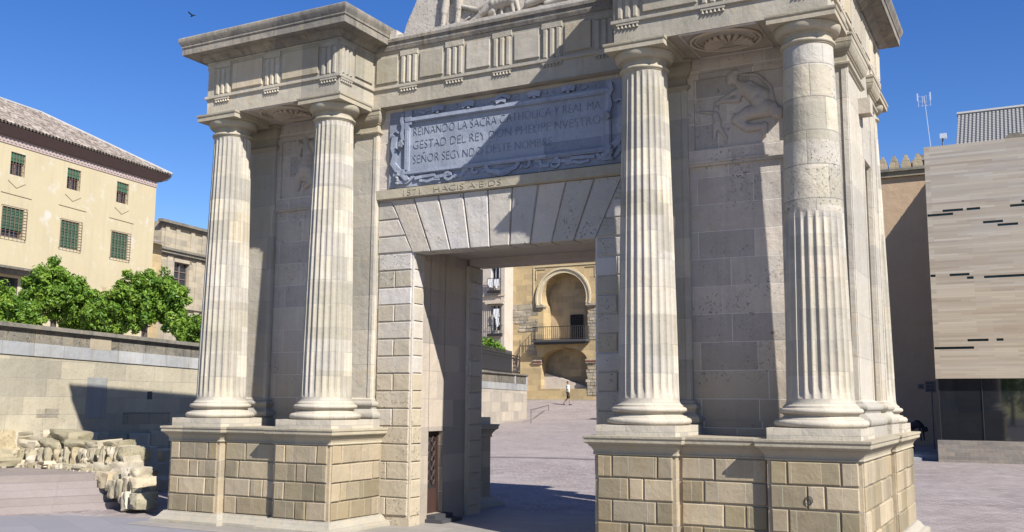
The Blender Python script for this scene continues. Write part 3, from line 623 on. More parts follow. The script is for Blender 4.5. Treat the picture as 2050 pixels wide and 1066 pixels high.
# px crop (1380,110)+(x,y)/5.33 : crouching figure leaning over a child
def rp(x,y): q_=bp(1380+x/5.33,110+y/5.33,'y',YF-.03); return (q_.x,q_.z)
A=rp; parts=[
 ((A(455,240)),(.095,.09,.11)),((A(430,290)),(.06,.07,.06)),((A(480,190)),(.10,.08,.05)),
 (A(500,290),.05,A(560,340),.07),(A(570,330),.085,A(700,420),.15),(A(640,330),.09,A(780,440),.13),(A(700,420),.15,A(800,560),.14),
 (A(540,390),.06,A(520,470),.055),(A(520,480),.05,A(370,490),.038),(A(370,490),.035,A(280,520),.03),
 (A(560,370),.06,A(460,410),.045),(A(460,410),.04,A(330,480),.03),
 (A(820,580),.13,A(640,620),.12),(A(640,620),.12,A(500,690),.08),(A(500,700),.075,A(620,780),.07),(A(620,780),.07,A(780,760),.06),
 (A(800,740),.05,A(800,850),.04),(A(930,620),.09,A(880,560),.1),(A(960,640),.06,A(950,600),.08),(A(860,330),.03,A(900,500),.035),(A(720,210),.03,A(860,330),.03),(A(560,210),.025,A(720,210),.03),(A(900,500),.03,A(900,560),.05),
 ((A(285,570)),(.045,.06,.05)),(A(280,640),.055,A(300,720),.06),(A(260,620),.03,A(110,610),.022),(A(290,740),.045,A(350,820),.04),(A(350,820),.035,A(390,890),.03),(A(270,740),.04,A(265,900),.028),(A(390,900),.025,A(375,930),.02)]
r_=relief(parts,0,'carved_crouching_figure')
def lp(x,y): q_=bp(550+x/6.27,230+y/6.27,'y',YF-.03); return (q_.x,q_.z)
A=lp
parts=[((A(420,230)),(.08,.09,.1)),(A(400,300),.07,A(430,480),.14),(A(330,380),.06,A(300,520),.05),(A(300,520),.05,A(350,600),.045),(A(480,360),.08,A(560,520),.07),
 (A(420,560),.15,A(400,680),.18),(A(400,680),.15,A(300,800),.11),(A(300,800),.09,A(280,930),.06),(A(440,700),.14,A(480,820),.10),(A(480,820),.08,A(380,900),.06),(A(230,760),.03,A(400,820),.05),(A(300,400),.03,A(290,330),.05)]
relief(parts,0,'carved_seated_figure')
# --- door in the left jamb
dr=thing('jamb_door',None,None); dr.parent=gate; dr.location=-Vector(gate.location)
mb=MB(); mb.box(-1.98,-1.93,1.52,2.02,.47,1.93,.5); mb.build('leaf',M['doordark'],dr)
mb=MB(); mb.box(-1.93,-1.90,1.52,1.57,.47,1.93); mb.box(-1.93,-1.90,1.97,2.02,.47,1.93); mb.box(-1.93,-1.90,1.57,1.97,1.85,1.93); mb.box(-1.93,-1.91,1.57,1.97,.47,.90)
for yc in (1.67,1.86):
    for k in range(5):
        zc=1.0+.17*k+.06
        for s_ in (-1,1):
            mb.tube([(-1.915,yc,zc-.09),(-1.915,yc+s_*.06,zc),(-1.915,yc,zc+.09)],.012,4)
mb.build('lattice',M['doorred'],dr)
mb=MB(); mb.box(-1.80,-1.45,1.45,2.15,G0-.05,.40,.5); mb.box(-1.80,-1.62,1.50,2.10,.40,.468,.5); mb.build('door_step',M['slab_dark'],dr)
mb=MB(); rr=[(4.08+.045*math.cos(a),-E-.035,1.13+.05*math.sin(a)) for a in [i*math.pi/8 for i in range(17)]]; 
tq=bp(1619,1003,'y',-E-.04); rr=[(tq.x+.045*math.cos(a),-E-.04,tq.z+.05*math.sin(a)) for a in [i*math.pi/8 for i in range(17)]]; mb.tube(rr,.006,5,caps=False); o=mb.build('tether_ring',M['iron'],gate)
#SETTING
# ================================================================ ground
def sm(t): t=max(0,min(1,t)); return t*t*(3-2*t)
def ground_z(x,y):
    r=0
    if y>8:
        k=y-8; r=.0215*k if y<52 else .0215*44+.115*(y-52) if y<65 else .0215*44+.115*13+.01*(y-65)
    return G0+r*sm((-x-1)/9)
def sheet(name,xs,ys,fz,mat,dz=0):
    mb=MB(); mb.grid([[(x,y,fz(x,y)+dz) for x in xs] for y in ys]); return struct(mb.build(name,mat,smooth=True))
fr=lambda a,b,n:[a+(b-a)*i/n for i in range(n+1)]
sheet('plaza_ground',[-300,-120]+fr(-80,60,70)+[120,300],[-120,-60]+fr(-30,90,60)+[150,400],ground_z,M['pave'])
# smooth granite apron in front of the gate, on the left
fa=[bp(-60,1034,'z',G0+.004),bp(150,1032,'z',G0+.004),bp(312,1041,'z',G0+.004)]
mb=MB(); mb.face([(fa[0].x,fa[0].y,G0+.004),(-25,-25,G0+.004),(2,-25,G0+.004),(2.0,-1.6,G0+.004),(-1.2,-.9,G0+.004),(fa[2].x,fa[2].y+.1,G0+.004),(fa[1].x,fa[1].y,G0+.004)]); struct(mb.build('granite_apron',M['granite']))
yl=bp(1100,1028,'z',G0).y; mb=MB(); mb.face([(-6.2,-1.3,G0+.008),(6.2,-1.3,G0+.008),(6.2,yl,G0+.008),(-6.2,yl,G0+.008)]); struct(mb.build('passage_paving',M['passage']))
p0,p1=bp(960,914,'z',.57),bp(1250,919,'z',.52)
mb=MB(); n=12
for i in range(n):
    a=p0.lerp(p1,i/n); b=p0.lerp(p1,(i+1)/n)
    mb.face([(a.x,a.y,ground_z(a.x,a.y)+.03),(b.x,b.y,ground_z(b.x,b.y)+.03),(b.x,b.y+.22,ground_z(b.x,b.y)+.03),(a.x,a.y+.22,ground_z(a.x,a.y)+.03)])
struct(mb.build('drain_channel',M['slab_dark']))
# ================================================================ facades
class Fac:
    """a vertical wall plane through P0 (x,y) along a compass heading; px(u,v) gives (distance along, height)"""
    def __init__(s,P0,az):
        s.P=Vector((P0[0],P0[1],0)); s.az=R_(az); s.u=Vector((math.sin(s.az),math.cos(s.az),0)); s.n=Vector((-s.u.y,s.u.x,0)); s.rz=math.atan2(s.u.y,s.u.x)
    def px(s,u,v,off=0):
        d=ray(u,v); k=((s.P+s.n*off-EYE).dot(s.n))/d.dot(s.n); q=EYE+d*k; return ((q-s.P).dot(s.u),q.z)
    def thing(s,name,label,cat,group=None): return thing(name,label,cat,s.P,s.rz,group)
def fac_from(u1,d1,u2,d2,v=804):
    a=at(u1,v,d1); b=at(u2,v,d2); return Fac((a.x,a.y),math.degrees(math.atan2(b.x-a.x,b.y-a.y)))
def holed(mb,x0,x1,z0,z1,holes,dep,t=.5,y=0):
    """front of a wall (local: x along, -y outward) with rectangular openings and their reveals"""
    xs=sorted({x0,x1,*[h[0] for h in holes],*[h[1] for h in holes]}); zs=sorted({z0,z1,*[h[2] for h in holes],*[h[3] for h in holes]})
    xs=[x for x in xs if x0<=x<=x1]; zs=[z for z in zs if z0<=z<=z1]
    for i in range(len(xs)-1):
        for j in range(len(zs)-1):
            cx,cz=(xs[i]+xs[i+1])/2,(zs[j]+zs[j+1])/2
            if any(h[0]<cx<h[1] and h[2]<cz<h[3] for h in holes): continue
            mb.face([(xs[i],y,zs[j]),(xs[i+1],y,zs[j]),(xs[i+1],y,zs[j+1]),(xs[i],y,zs[j+1])],t)
    for a,b,c,d in holes:
        for P,Q in (((a,c),(a,d)),((a,d),(b,d)),((b,d),(b,c)),((b,c),(a,c))):
            mb.face([(P[0],y,P[1]),(Q[0],y,Q[1]),(Q[0],y+dep,Q[1]),(P[0],y+dep,P[1])],t)
def L(mb,name,mat,par,**k): return mb.build(name,mat,par,local=True,**k)
# --- long retaining wall
F=Fac((-12.87,2.3),-14.5); _e=F.px(1055,780)[0]; PE=F.P+F.u*_e
WP=[Vector((-12.87+.052*14.3,-12,0)),Vector((-13.27,10,0)),PE]
rw=thing('retaining_wall','long ashlar retaining wall with dark stained parapet running behind the gate','wall',WP[0])
def wpt(k):   # k 0..2 along the path, outward normal, height of the cap
    i=min(1,int(k)); a,b=WP[i],WP[i+1]; p=a.lerp(b,k-i); d=(b-a).normalized(); n=Vector((d.y,-d.x,0)); y=p.y
    zt=4.2-.022*(y-.7) if y<10 else 3.995+(4.53-3.995)*(y-10)/(PE.y-10)
    f=0 if y<10 else (y-10)/(PE.y-10); return p,n,zt,f
KS=[i/16 for i in range(17)]+[1+i/24 for i in range(1,25)]
def wallrun(nm,mat,lo,hi,y0,y1,ks=KS):
    mb=MB(); rows=[]
    for k in ks:
        p,n,zt,f=wpt(k); A=lo(zt,f); B=hi(zt,f); a=p+n*y0; b=p-n*y1
        rows.append([(b.x,b.y,A),(a.x,a.y,A),(a.x,a.y,B),(b.x,b.y,B)])
    mb.grid(rows,.5,True); mb.face(rows[0]); mb.face(rows[-1][::-1]); return mb.build(nm,mat,rw,ang=30)
pb=lambda zt,f: zt-.42-.32*f
sb=lambda zt,f: zt-.72-.48*f
wallrun('lower_courses',M['wall_low'],lambda z,f:-.5,sb,0,1.,KS[:17]); wallrun('lower_courses',M['wall_pale'],lambda z,f:-.5,sb,0,1.,KS[16:])
wallrun('slab_band',M['wall_band'],sb,pb,.03,1.)
wallrun('parapet',M['wall_top'],pb,lambda z,f:z-.14,.01,.9)
for (o_,o2,a,b) in ((.06,.95,.14,.10),(.12,1.0,.10,.04),(.09,.97,.04,0)): wallrun('parapet_cap',M['cap'],lambda z,f,a=a:z-a,lambda z,f,b=b:z-b,o_,o2)
def onwall(u,v):   # where a line of sight meets the near stretch
    d=ray(u,v); a=WP[0]; n=wpt(.5)[1]; k=(a-EYE).dot(n)/d.dot(n); return EYE+d*k
n0=wpt(.5)[1]; u0=(WP[1]-WP[0]).normalized()
def patch(nm,mat,u0_,u1_,v0_,v1_,d,t=.6):
    a=onwall(u0_,v1_); b=onwall(u1_,v0_); sa=(a-WP[0]).dot(u0); sb_=(b-WP[0]).dot(u0); mb=MB(); mb.slab(WP[0],u0,n0,[(sa,a.z),(sb_,a.z),(sb_,b.z),(sa,b.z)],d,.004); return mb.build(nm,mat,rw)
patch('pale_repair_slab',M['house2'],178,222,674,700,.03,.9)
patch('pale_repair_slab',M['wall_band'],170,215,757,838,.012)
patch('dark_old_block',M['mosque_grey'],72,118,818,836,.01); patch('dark_old_block',M['mosque_grey'],245,340,825,850,.012)
patch('weep_hole_shade',M['slab_dark'],294,305,784,800,.006)  # dark slab standing proud; the hole's shade is put into its colour
d_=(WP[2]-WP[1]).normalized(); n_=Vector((d_.y,-d_.x,0))
mb=MB(); 
for k,w_ in ((.15,.3),(4.5,.3)): mb.slab(PE-d_*(k+w_),d_,n_,[(0,3.75),(w_,3.75),(w_,4.38),(0,4.38)],.06,.01,.9)
mb.build('end_pier',M['wall_band'],rw)
mb=MB(); rnd=random.Random(5); x=0
while x<20:
    w_=rnd.uniform(.7,1.4); zt=1.62+rnd.uniform(-.05,.05); mb.slab(WP[0]-n0*.001,u0,n0,[(x,0),(x+w_-.02,0),(x+w_-.02,zt),(x,zt)],.10+rnd.uniform(0,.06),.03); x+=w_
mb.build('projecting_footing',M['wall_low'],rw)
mb=MB(); q=[p-n*.8 for p,n,_,_ in (wpt(0),wpt(1),wpt(2))]
mb.face([(q[0].x,q[0].y,3.7),(q[1].x,q[1].y,3.7),(q[2].x,q[2].y,3.9),(q[2].x-120,q[2].y+20,4.2),(q[0].x-150,q[0].y,4)]); struct(mb.build('terrace_ground',M['pave']))
E1=_e
# --- railing on the wall's end
rl=F.thing('iron_railing','black iron railing with spiked fan end on the retaining wall','railing')
x1_=E1-.9; x0_=x1_-16
mb=MB(); zc=4.5
for z_ in (zc+.12,zc+1.3,zc+1.1): mb.tube([(x0_,.35,z_),(x1_,.35,z_)],.045,4)
L(mb,'rails',M['iron'],rl)
mb=MB(); x=x0_
while x<x1_-2.4: mb.tube([(x,.35,zc),(x,.35,zc+1.6)],[.03,.018],4); x+=.17
while x<x1_-.9:
    mb.tube([(x,.35,zc),(x+.5,.35,zc+1.2)],.014,4); mb.tube([(x+.5,.35,zc),(x,.35,zc+1.2)],.014,4); x+=.22
L(mb,'bars',M['iron'],rl)
mb=MB()
for k in range(9):
    a=k/8; mb.tube([(x1_-.3-.9*a,.35,zc+.1),(x1_-2.2*(1-a)-.05,.35,zc+1.3+.9*a)],[.025,.014],4); mb.tube([(x1_-1.4+1.3*a,.35,zc+.1+.2*a),(x1_-.1,.35,zc+.5+1.6*a)],.014,4)
mb.tube([(x1_,.35,zc-.1),(x1_,.35,zc+2.6)],[.04,.02],5); L(mb,'fan_end',M['iron'],rl)
# --- yellow building
F=fac_from(25,60,317,72); yb=F.thing('yellow_building','long yellow rendered building with green blinds and a brown tiled roof','building')
zt=F.px(160,318)[1]; x1=F.px(310,430)[0]; x0=F.px(-260,430)[0]
WN=[((23,304),(49,357)),((136,336),(160,385)),((235,363),(256,412)),((6,412),(45,480)),((123,439),(156,502)),((224,462),(254,522))]
hs=[]
for (u0,v0),(u1,v1) in WN:
    a=F.px(u0,v0); b=F.px(u1,v1); c=F.px((u0+u1)/2,(v0+v1)/2)[0]
    zt_=F.px((u0+u1)/2,v0+(3 if v0<400 else 4))[1]; zb_=F.px((u0+u1)/2,v1-(4 if v0<400 else 4))[1]
    hs.append((a[0],b[0],zb_,zt_))
# same window rhythm carried on outside the frame
for k in (1,2):
    for h in (hs[0],hs[3]): dx=(hs[1][0]-hs[0][0])*k; hs.append((h[0]-dx,h[1]-dx,h[2],h[3]))
gh=F.px(20,590); gx0=F.px(-40,590)[0]; gx1=F.px(34,590)[0]; gt=F.px(20,556)[1]; gb=F.px(20,615)[1]
big=(gx0,gx1,gb-2,gt)
mb=MB(); holed(mb,x0,x1,3.5,zt,hs+[big],.35); mb.face([(x1,0,3.5),(x1,14,3.5),(x1,14,zt),(x1,0,zt)]); mb.face([(x0,0,3.5),(x0,0,zt),(x0,14,zt),(x0,14,3.5)]); mb.face([(x0,14,3.5),(x0,14,zt),(x1,14,zt),(x1,14,3.5)])
L(mb,'wall',M['yellow'],yb)
def grille(par,h,y,nv,nh,mat,out=.0,r=.018,name='grille'):
    mb=MB(); a,b,c,d=h
    for i in range(nv+1): x=a+(b-a)*i/nv; mb.tube([(x,y,c),(x,y,d)],r,4)
    for i in range(nh+1): z=c+(d-c)*i/nh; mb.tube([(a,y,z),(b,y,z)],r,4)
    if out:
        for z in (c,d):
            for x in (a,b): mb.tube([(x,y,z),(x,0.02,z)],r,4)
    return L(mb,name,mat,par)
for i,h in enumerate(hs):
    a,b,c,d=h; up=(c+d)/2>zt-4.2
    w_=MB(); w_.box(a,b,.30,.36,c,d,.5); wo=L(w_,'window',M['glass'],yb)
    mb=MB(); 
    for x in (a,b-.07,(a+b)/2-.04): mb.box(x,x+.07,.24,.30,c,d)
    mb.box(a,b,.24,.30,c,c+.08); mb.box(a,b,.24,.30,d-.08,d); L(mb,'frame',M['wood'],wo)
    low=c+(d-c)*(.62 if up else (.28 if i==3 else .0)); mb=MB(); zz=d
    while zz>low: mb.box(a+.02,b-.02,.10,.13+.01*math.sin(zz*40),zz-.075,zz-.008); zz-=.08
    L(mb,'blind',M['green'],wo)
    grille(wo,(a-(.12 if not up else 0),b+(.12 if not up else 0),c-.05,d+.03),-.14 if not up else .04,5 if up else 6,4 if up else 10,M['rust'],0 if up else 1)
    if up:
        mb=MB(); cx=(a+b)/2; zz=c-.65
        mb.tube([(a-.1,-.01,zz+.25),(cx,-.01,zz-.12),(b+.1,-.01,zz+.25)],.025,4); mb.tube([(a-.55,-.01,zz-.55),(b+.65,-.01,zz-.6)],.03,4); L(mb,'incised_mark',M['incise'],yb)
mb=MB(); zz=F.px(20,542)[1]; mb.box(gx0-.4,gx1+.9,-.9,0,zz,zz+.14); mb.box(gx0-.3,gx1+.7,-.6,0,zz-.25,zz,.5); L(mb,'hood',M['cap'],yb)
mb=MB(); mb.box(gx0,gx1,.30,.36,big[2],gt); L(mb,'dark_opening',M['dark'],yb); grille(yb,big,.05,22,2,M['iron'],r=.03)
for uu,vv,ww in ((218,580,26),(300,556,20),(160,572,20)):
    a=F.px(uu-ww/2,vv); b=F.px(uu+ww/2,vv); mb=MB(); mb.box(a[0],b[0],-.35,0,a[1]-.1,a[1]+.1); mb.box(a[0]+.15,b[0]-.15,-.22,0,a[1]-.35,a[1]-.1); mb.box(a[0]+.2,b[0]-.2,-.02,0.0,a[1]-2.6,a[1]-.35,0); L(mb,'door_hood',M['yellow'],yb)
# cornice band, scallops, eave, roof
mb=MB(); mb.box(x0,x1+.02,-.05,0,zt-.42,zt,.5); x=x0
while x<x1: mb.box(x,x+.16,-.09,-.05,zt-.30,zt-.08,.7); x+=.30
L(mb,'scalloped_band',M['pinkband'],yb)
OV=.75; mb=MB(); mb.prism([(0,0)],0,0) if False else None
ze=zt+.62
rows=[[(x0,0,zt),(x1+.0,0,zt),(x1,14,zt)],[(x0,-.25,zt+.02),(x1+.25,-.25,zt+.02),(x1+.25,14,zt+.02)],[(x0,-OV,ze-.1),(x1+OV,-OV,ze-.1),(x1+OV,14+OV,ze-.1)]]
mb.grid(rows); L(mb,'eave',M['eave'],yb)
def tiled(mb,A,B,Cc,Dd,pitch=.27,amp=.09,nr=16):
    """corrugated tile field: A-B the eave, D-C the upper edge"""
    A,B,Cc,Dd=map(Vector,(A,B,Cc,Dd)); u=(B-A).normalized(); n_=(B-A).cross(Dd-A).normalized(); Ln=(B-A).length; nc=int(Ln/pitch); k=6
    rows=[];uvs=[]
    for i in range(nr*2+1):
        t=(i//2+ (i%2))/nr if False else i/(nr*2); P=A.lerp(Dd,t); Q=B.lerp(Cc,t); row=[];ur=[]
        for j in range(nc*k//2+1):
            s_=j/(nc*k//2); p=P.lerp(Q,s_); a=(p-A).dot(u)/pitch; h=abs(math.sin(math.pi*a))*amp+(.02 if i%2 else 0)+.02*noise.noise(p*1.3)
            row.append(p+n_*h); ur.append((a*pitch,t*(Dd-A).length))
        rows.append(row); uvs.append(ur)
    for i in range(len(rows)-1):
        for j in range(len(rows[0])-1):
            mb.face([rows[i][j],rows[i][j+1],rows[i+1][j+1],rows[i+1][j]],.5,[uvs[i][j],uvs[i][j+1],uvs[i+1][j+1],uvs[i+1][j]])
rz_=F.px(83,228,7)[1]; rx=F.px(83,228,7)[0]
mb=MB(); xe=x1+OV; hy=14+OV; tiled(mb,(x0,-OV,ze),(xe,-OV,ze),(rx,7,rz_),(x0,7,rz_))
mb.face([(xe,-OV,ze),(xe,hy,ze),(rx,7,rz_)],.5,[(0,0),(14,0),(7,9)]); mb.face([(xe,hy,ze),(x0,hy,ze),(x0,7,rz_),(rx,7,rz_)],.5,[(0,0),(30,0),(30,9),(3,9)])
ro=L(mb,'roof',M['tile'],yb,smooth=True)
mb=MB(); mb.tube([(x0,7,rz_+.05),(rx,7,rz_+.05)],.13,6); mb.tube([(rx,7,rz_+.05),(xe,-OV,ze+.05)],.13,6); L(mb,'ridge_tiles',M['tile_pale'],ro)
mb=MB(); x=x0
while x<xe: mb.tube([(x,-OV-.04,ze-.02),(x,-OV+.25,ze+.06)],.075,6); x+=.27
L(mb,'eave_tiles',M['tile'],ro)
mb=MB(); mb.tube([(xe-.05,-OV+.1,ze-.16),(xe-.25,-OV+.25,ze-.42),(xe-.5,-.3,ze-.5)],.06,6); L(mb,'gutter_spout',M['slab_dark'],yb)
# --- stone house behind it
F=fac_from(318,84,415,90); sh=F.thing('stone_house','weathered stone building with a heavy cornice beside the yellow building','building')
zt=F.px(318,440)[1]; x0=F.px(322,500)[0]; x1=F.px(560,500)[0]
a=F.px(348,524); b=F.px(376,578); h=(a[0],b[0],b[1],a[1])
mb=MB(); holed(mb,x0,x1,3,zt,[h],.4); mb.face([(x0,0,3),(x0,0,zt),(x0,12,zt),(x0,12,3)]); mb.face([(x0,0,zt),(x1,0,zt),(x1,12,zt),(x0,12,zt)]); L(mb,'wall',M['house2'],sh)
mb=MB()
for z0,z1,o in ((zt-2.9,zt-2.75,.15),(zt-2.75,zt-2.5,.35),(zt-2.5,zt-2.3,.5),(zt-.35,zt-.15,.25),(zt-.15,zt+.1,.45)):
    mb.box(x0-o,x1,-o,.1,z0,z1,.5); 
L(mb,'cornice',M['cap'],sh)
mb=MB(); 
for uu in (330,352,382,405): q_=F.px(uu,460)[0]; mb.box(q_,q_+.5,-.12,0,zt-2.3,zt-.35,.6)
for uu in (334,392): q_=F.px(uu,520)[0]; mb.box(q_,q_+.7,-.1,0,3,zt-2.9,.6)
q_=F.px(360,612); mb.box(x0,x1,-.25,0,q_[1]-.3,q_[1]+.1,.3); L(mb,'pilaster_strips',M['house2'],sh)
mb=MB(); o=.3; 
for s_ in ((a[0]-o,a[0],b[1]-.2,a[1]+.3),(b[0],b[0]+o,b[1]-.2,a[1]+.3),(a[0]-o,b[0]+o,a[1],a[1]+.3),(a[0]-o,b[0]+o,b[1]-.3,b[1])): mb.box(s_[0],s_[1],-.08,.0,s_[2],s_[3],.6)
L(mb,'window_surround',M['house2'],sh)
mb=MB(); mb.box(h[0],h[1],.3,.36,h[2],h[3]); wo=L(mb,'window',M['glass'],sh); mb=MB(); cx=(h[0]+h[1])/2
mb.box(h[0],h[0]+.1,.2,.3,h[2],h[3]); mb.box(h[1]-.1,h[1],.2,.3,h[2],h[3]); mb.box(cx-.06,cx+.06,.2,.3,h[2],h[3]); 
for k in (.0,.33,.62,.97): z_=h[2]+(h[3]-h[2])*k; mb.box(h[0],h[1],.22,.3,z_,z_+.07)
L(mb,'frame',M['wood'],wo)
F2=fac_from(306,82,322,83); lb=F2.thing('low_side_wing','small ochre wing with a tiled lean-to roof between the two larger buildings','building')
zt2=F2.px(310,487)[1]; mb=MB(); mb.box(-6,F2.px(324,500)[0],0,5,3,zt2,.5); L(mb,'wall',M['mosque'],lb)
mb=MB(); tiled(mb,(-6,-.8,zt2-.1),(F2.px(324,500)[0],-.8,zt2-.1),(F2.px(324,500)[0],3,zt2+1.2),(-6,3,zt2+1.2),nr=6); L(mb,'roof',M['tile'],lb,smooth=True)
# ================================================================ museum
MY=27.6; F=Fac((0,MY),90)
mu=thing('museum','modern museum block clad in thin pale stone strips over dark glass','building',(4.6,MY,0))
class Px:
    def __init__(s,y,ox=0): s.y=y; s.ox=ox
    def __call__(s,u,v): q=bp(u,v,'y',s.y); return (q.x-s.ox,q.z)
P=Px(MY,4.6); mt=P(1846,296)[1]; mb_=P(1950,758)[1]
xl=P(1870,700)[0]
sl_=[]
for u0,v0,u1,v1 in ((1853,431,1908,427),(1887,426,1928,423),(1935,419,1962,416),(2022,413,2075,407),(2045,405,2080,402),(1968,447,2008,444),(1997,452,2038,448),(1860,556,1873,554),(1901,554,1941,551),(1936,559,1949,557),(1970,556,2026,552),(1998,555,2050,552),(2026,553,2090,548),(1867,699,1950,695),(1937,684,1979,681),(1995,682,2009,680)):
    a=P(u0,v0); b=P(u1,v1); zc=(a[1]+b[1])/2; sl_.append((max(a[0],xl+.01),b[0],round(zc/.14)*.14-.05,round(zc/.14)*.14+.045))
rnd=random.Random(3)
for i in range(60):
    x=rnd.uniform(5.5,40); z=rnd.choice((10.0,9.4,7.2,7.4,4.7,5.0)); sl_.append((x,x+rnd.uniform(.5,1.6),round(z/.14)*.14-.05,round(z/.14)*.14+.045))
mb=MB(); holed(mb,xl,46,mb_,mt,sl_,.12)
mb.face([(xl,0,mb_),(xl,0,mt),(xl,30,mt),(xl,30,mb_)]); mb.face([(xl,0,mt),(46,0,mt),(46,30,mt),(xl,30,mt)]); mb.face([(xl,0,mb_),(xl,30,mb_),(46,30,mb_),(46,0,mb_)]); L(mb,'strip_cladding',M['strips'],mu)
mb=MB(); mb.box(xl+.05,46,.10,.16,mb_+.3,mt-.3); L(mb,'slit_glazing',M['slit'],mu)
pt=P(1950,883)[1]; px0=P(1878,900)[0]
mb=MB(); mb.box(px0,46,-.02,3,0,pt,.5); L(mb,'plinth',M['plinth'],mu)
mb=MB(); mb.box(px0+.1,46,.25,.3,pt,mb_); L(mb,'glass_wall',M['mglass'],mu)
mb=MB(); 
for x in (px0+.1,px0+1.6,px0+4.6,px0+7.6,px0+10.6): mb.box(x,x+.03,.22,.25,pt,mb_)
L(mb,'mullions',M['iron'],mu)
mb=MB(); mb.box(-2.6,px0-.02,1.2,4.2,0,.62,.4); mb.box(-2.6,px0-.02,.8,1.2,0,.55,.6); mb.box(-2.6,px0-.6,.3,.8,0,.45,.7); so_=L(mb,'museum_steps',M['wall_band'],mu); so_.name='entrance_steps'
# roof equipment
q_=at(1866,290,42.5); an=thing('roof_antenna','television antenna on a thin mast above the museum roof','antenna',(q_.x,MY+3,mt))
k=Vector((q_.x,MY+3)); 
def wp(u,v,y): q=bp(u,v,'y',y); return q
a=wp(1866,293,MY+3); b=wp(1850,193,MY+3); mb=MB(); mb.tube([(a.x,a.y,mt-.1),(b.x,b.y,b.z)],[.018,.012],5); mb.build('mast',M['alu'],an)
mb=MB(); 
for dz in (0,-.22,-.42): mb.tube([(b.x-.24,b.y,b.z+dz),(b.x+.24,b.y,b.z+dz)],.007,4)
for dx in (-.24,-.08,.08,.24): mb.tube([(b.x+dx,b.y,b.z-.45),(b.x+dx,b.y,b.z+.02)],.006,4)
for dx in (-.28,.22): mb.box(b.x+dx,b.x+dx+.05,b.y-.1,b.y-.05,b.z-.22,b.z+.12)
mb.tube([(b.x,b.y-.5,b.z-.2),(b.x,b.y+.3,b.z-.3)],.02,4); mb.build('elements',M['alu'],an)
c=wp(1888,274,MY+2); se=thing('roof_sensor_box','small white box on a stub post at the museum roof edge','sensor',(c.x,MY+2,mt))
mb=MB(); mb.box(c.x-.12,c.x+.14,MY+1.9,MY+2.1,c.z-.08,c.z+.12); mb.build('housing',M['alu'],se); mb=MB(); mb.tube([(c.x-.02,MY+2,mt-.05),(c.x-.02,MY+2,c.z-.05)],.035,6); mb.box(c.x-.17,c.x+.05,MY+1.9,MY+2.1,mt,mt+.32); mb.build('post',M['signgrey'],se)
# tiled roof rising behind the museum
hy=MY+14; a=wp(1908,300,hy); b=wp(1905,233,hy+6); rf=thing('tiled_roof_house','dark tiled roof of the house rising behind the museum','building',(a.x,hy,0))
xr=45
mb=MB(); mb.box(a.x,xr,hy,hy+12,0,a.z-.6,.5); mb.build('wall',M['tan_wall'],rf)
mb=MB(); z0=a.z-1.6; z1=b.z; mb.face([(a.x,hy-.5,z0),(xr,hy-.5,z0),(xr,hy+6,z1),(a.x,hy+6,z1)]); mb.face([(a.x,hy+6,z1),(xr,hy+6,z1),(xr,hy+12.5,z0),(a.x,hy+12.5,z0)]); mb.face([(a.x,hy-.5,z0),(a.x,hy+6,z1),(a.x,hy+12.5,z0)]); mb.build('roof',M['tile_dark'],rf)
mb=MB(); sl2=Vector((0,6.5,z1-z0)); Ls=sl2.length; sn=sl2.normalized(); up=Vector((0,-sn.z,sn.y))
nr=34
for j in range(int((min(xr,a.x+12)-a.x)/.20)):
    for i in range(nr):
        o=Vector((a.x+.02+j*.20,hy-.5,z0))+sn*(Ls*i/nr); e=sn*(Ls/nr*.46); h=up*.05; w_=Vector((.11,0,0))
        A=[o+h*.4,o+w_+h*.4,o+w_+e+h,o+e+h]; mb.face(A,random.random()); mb.face([o,o+w_,o+w_+h*.4,o+h*.4],.3)
mb.build('tile_rows',M['tile_pale'],rf)
mb=MB(); mb.tube([(a.x-.05,hy+6,z1+.05),(xr,hy+6,z1+.05)],.14,6); mb.build('ridge_tiles',M['tile_pale'],rf)
c=wp(2027,272,MY+9); mb=MB(); mb.prism([(c.x-1.6,c.z-1.2),(c.x+2.8,c.z-1.2),(c.x+.3,c.z+.1),(c.x-.1,c.z+.15)],MY+9,MY+12); fg=mb.build('gable',M['cap']); tag(fg,'weathered little gable top showing above the museum edge','gable')
# tan wall with stepped merlons
ty=44.8; top=bp(1800,343,'y',ty).z
tw=thing('tan_wall_building','plain tan rendered wall with stepped merlons, left of the museum','building',(0,ty,0))
mb=MB(); mb.box(-5.5,16,ty,ty+10,0,top-.35,.5); mb.build('wall',M['tan_wall'],tw)
mb=MB(); mb.box(-5.6,16,ty-.18,ty+.4,top-.35,top-.05,.4); mb.box(-5.6,16,ty-.30,ty+.5,top-.05,top+.1,.5); mb.build('coping',M['cap'],tw)
mb=MB(); mb.box(-5.5,4.6,ty-.03,ty,6.9,7.02,.3); mb.build('string_line',M['tan_wall'],tw)
x=bp(1768,330,'y',ty+2).x
for k in range(-8,6):
    mb=MB(); xx=x+k*.62+.2; z_=top-.1
    for w_,h0,h1 in ((.27,0,.34),(.21,.34,.52),(.14,.52,.68),(.07,.68,.84)): mb.box(xx-w_,xx+w_,ty+.1,ty+.45,z_+.2+h0,z_+.2+h1+.001,.4)
    mb.build('merlon',M['mosque_grey'],tw)
a=bp(1814,330,'y',ty+1); tb=thing('old_tile_gable','broken old tile gable behind the merlons','gable',(a.x,ty+5,0))
mb=MB(); b=bp(1838,308,'y',ty+1); mb.prism([(a.x,top-1),(a.x+3,top-1),(a.x+3,b.z+.1),(b.x,b.z-.1),(a.x,a.z-.1)],ty+1,ty+3); mb.build('wall',M['mosque_grey'],tb)
mb=MB(); tiled(mb,(a.x-.1,ty+.8,a.z-.15),(a.x+3,ty+.8,b.z),(a.x+3,ty+3,b.z+.05),(a.x-.1,ty+3,a.z-.1),nr=5); mb.build('roof',M['tile'],tb,smooth=True)
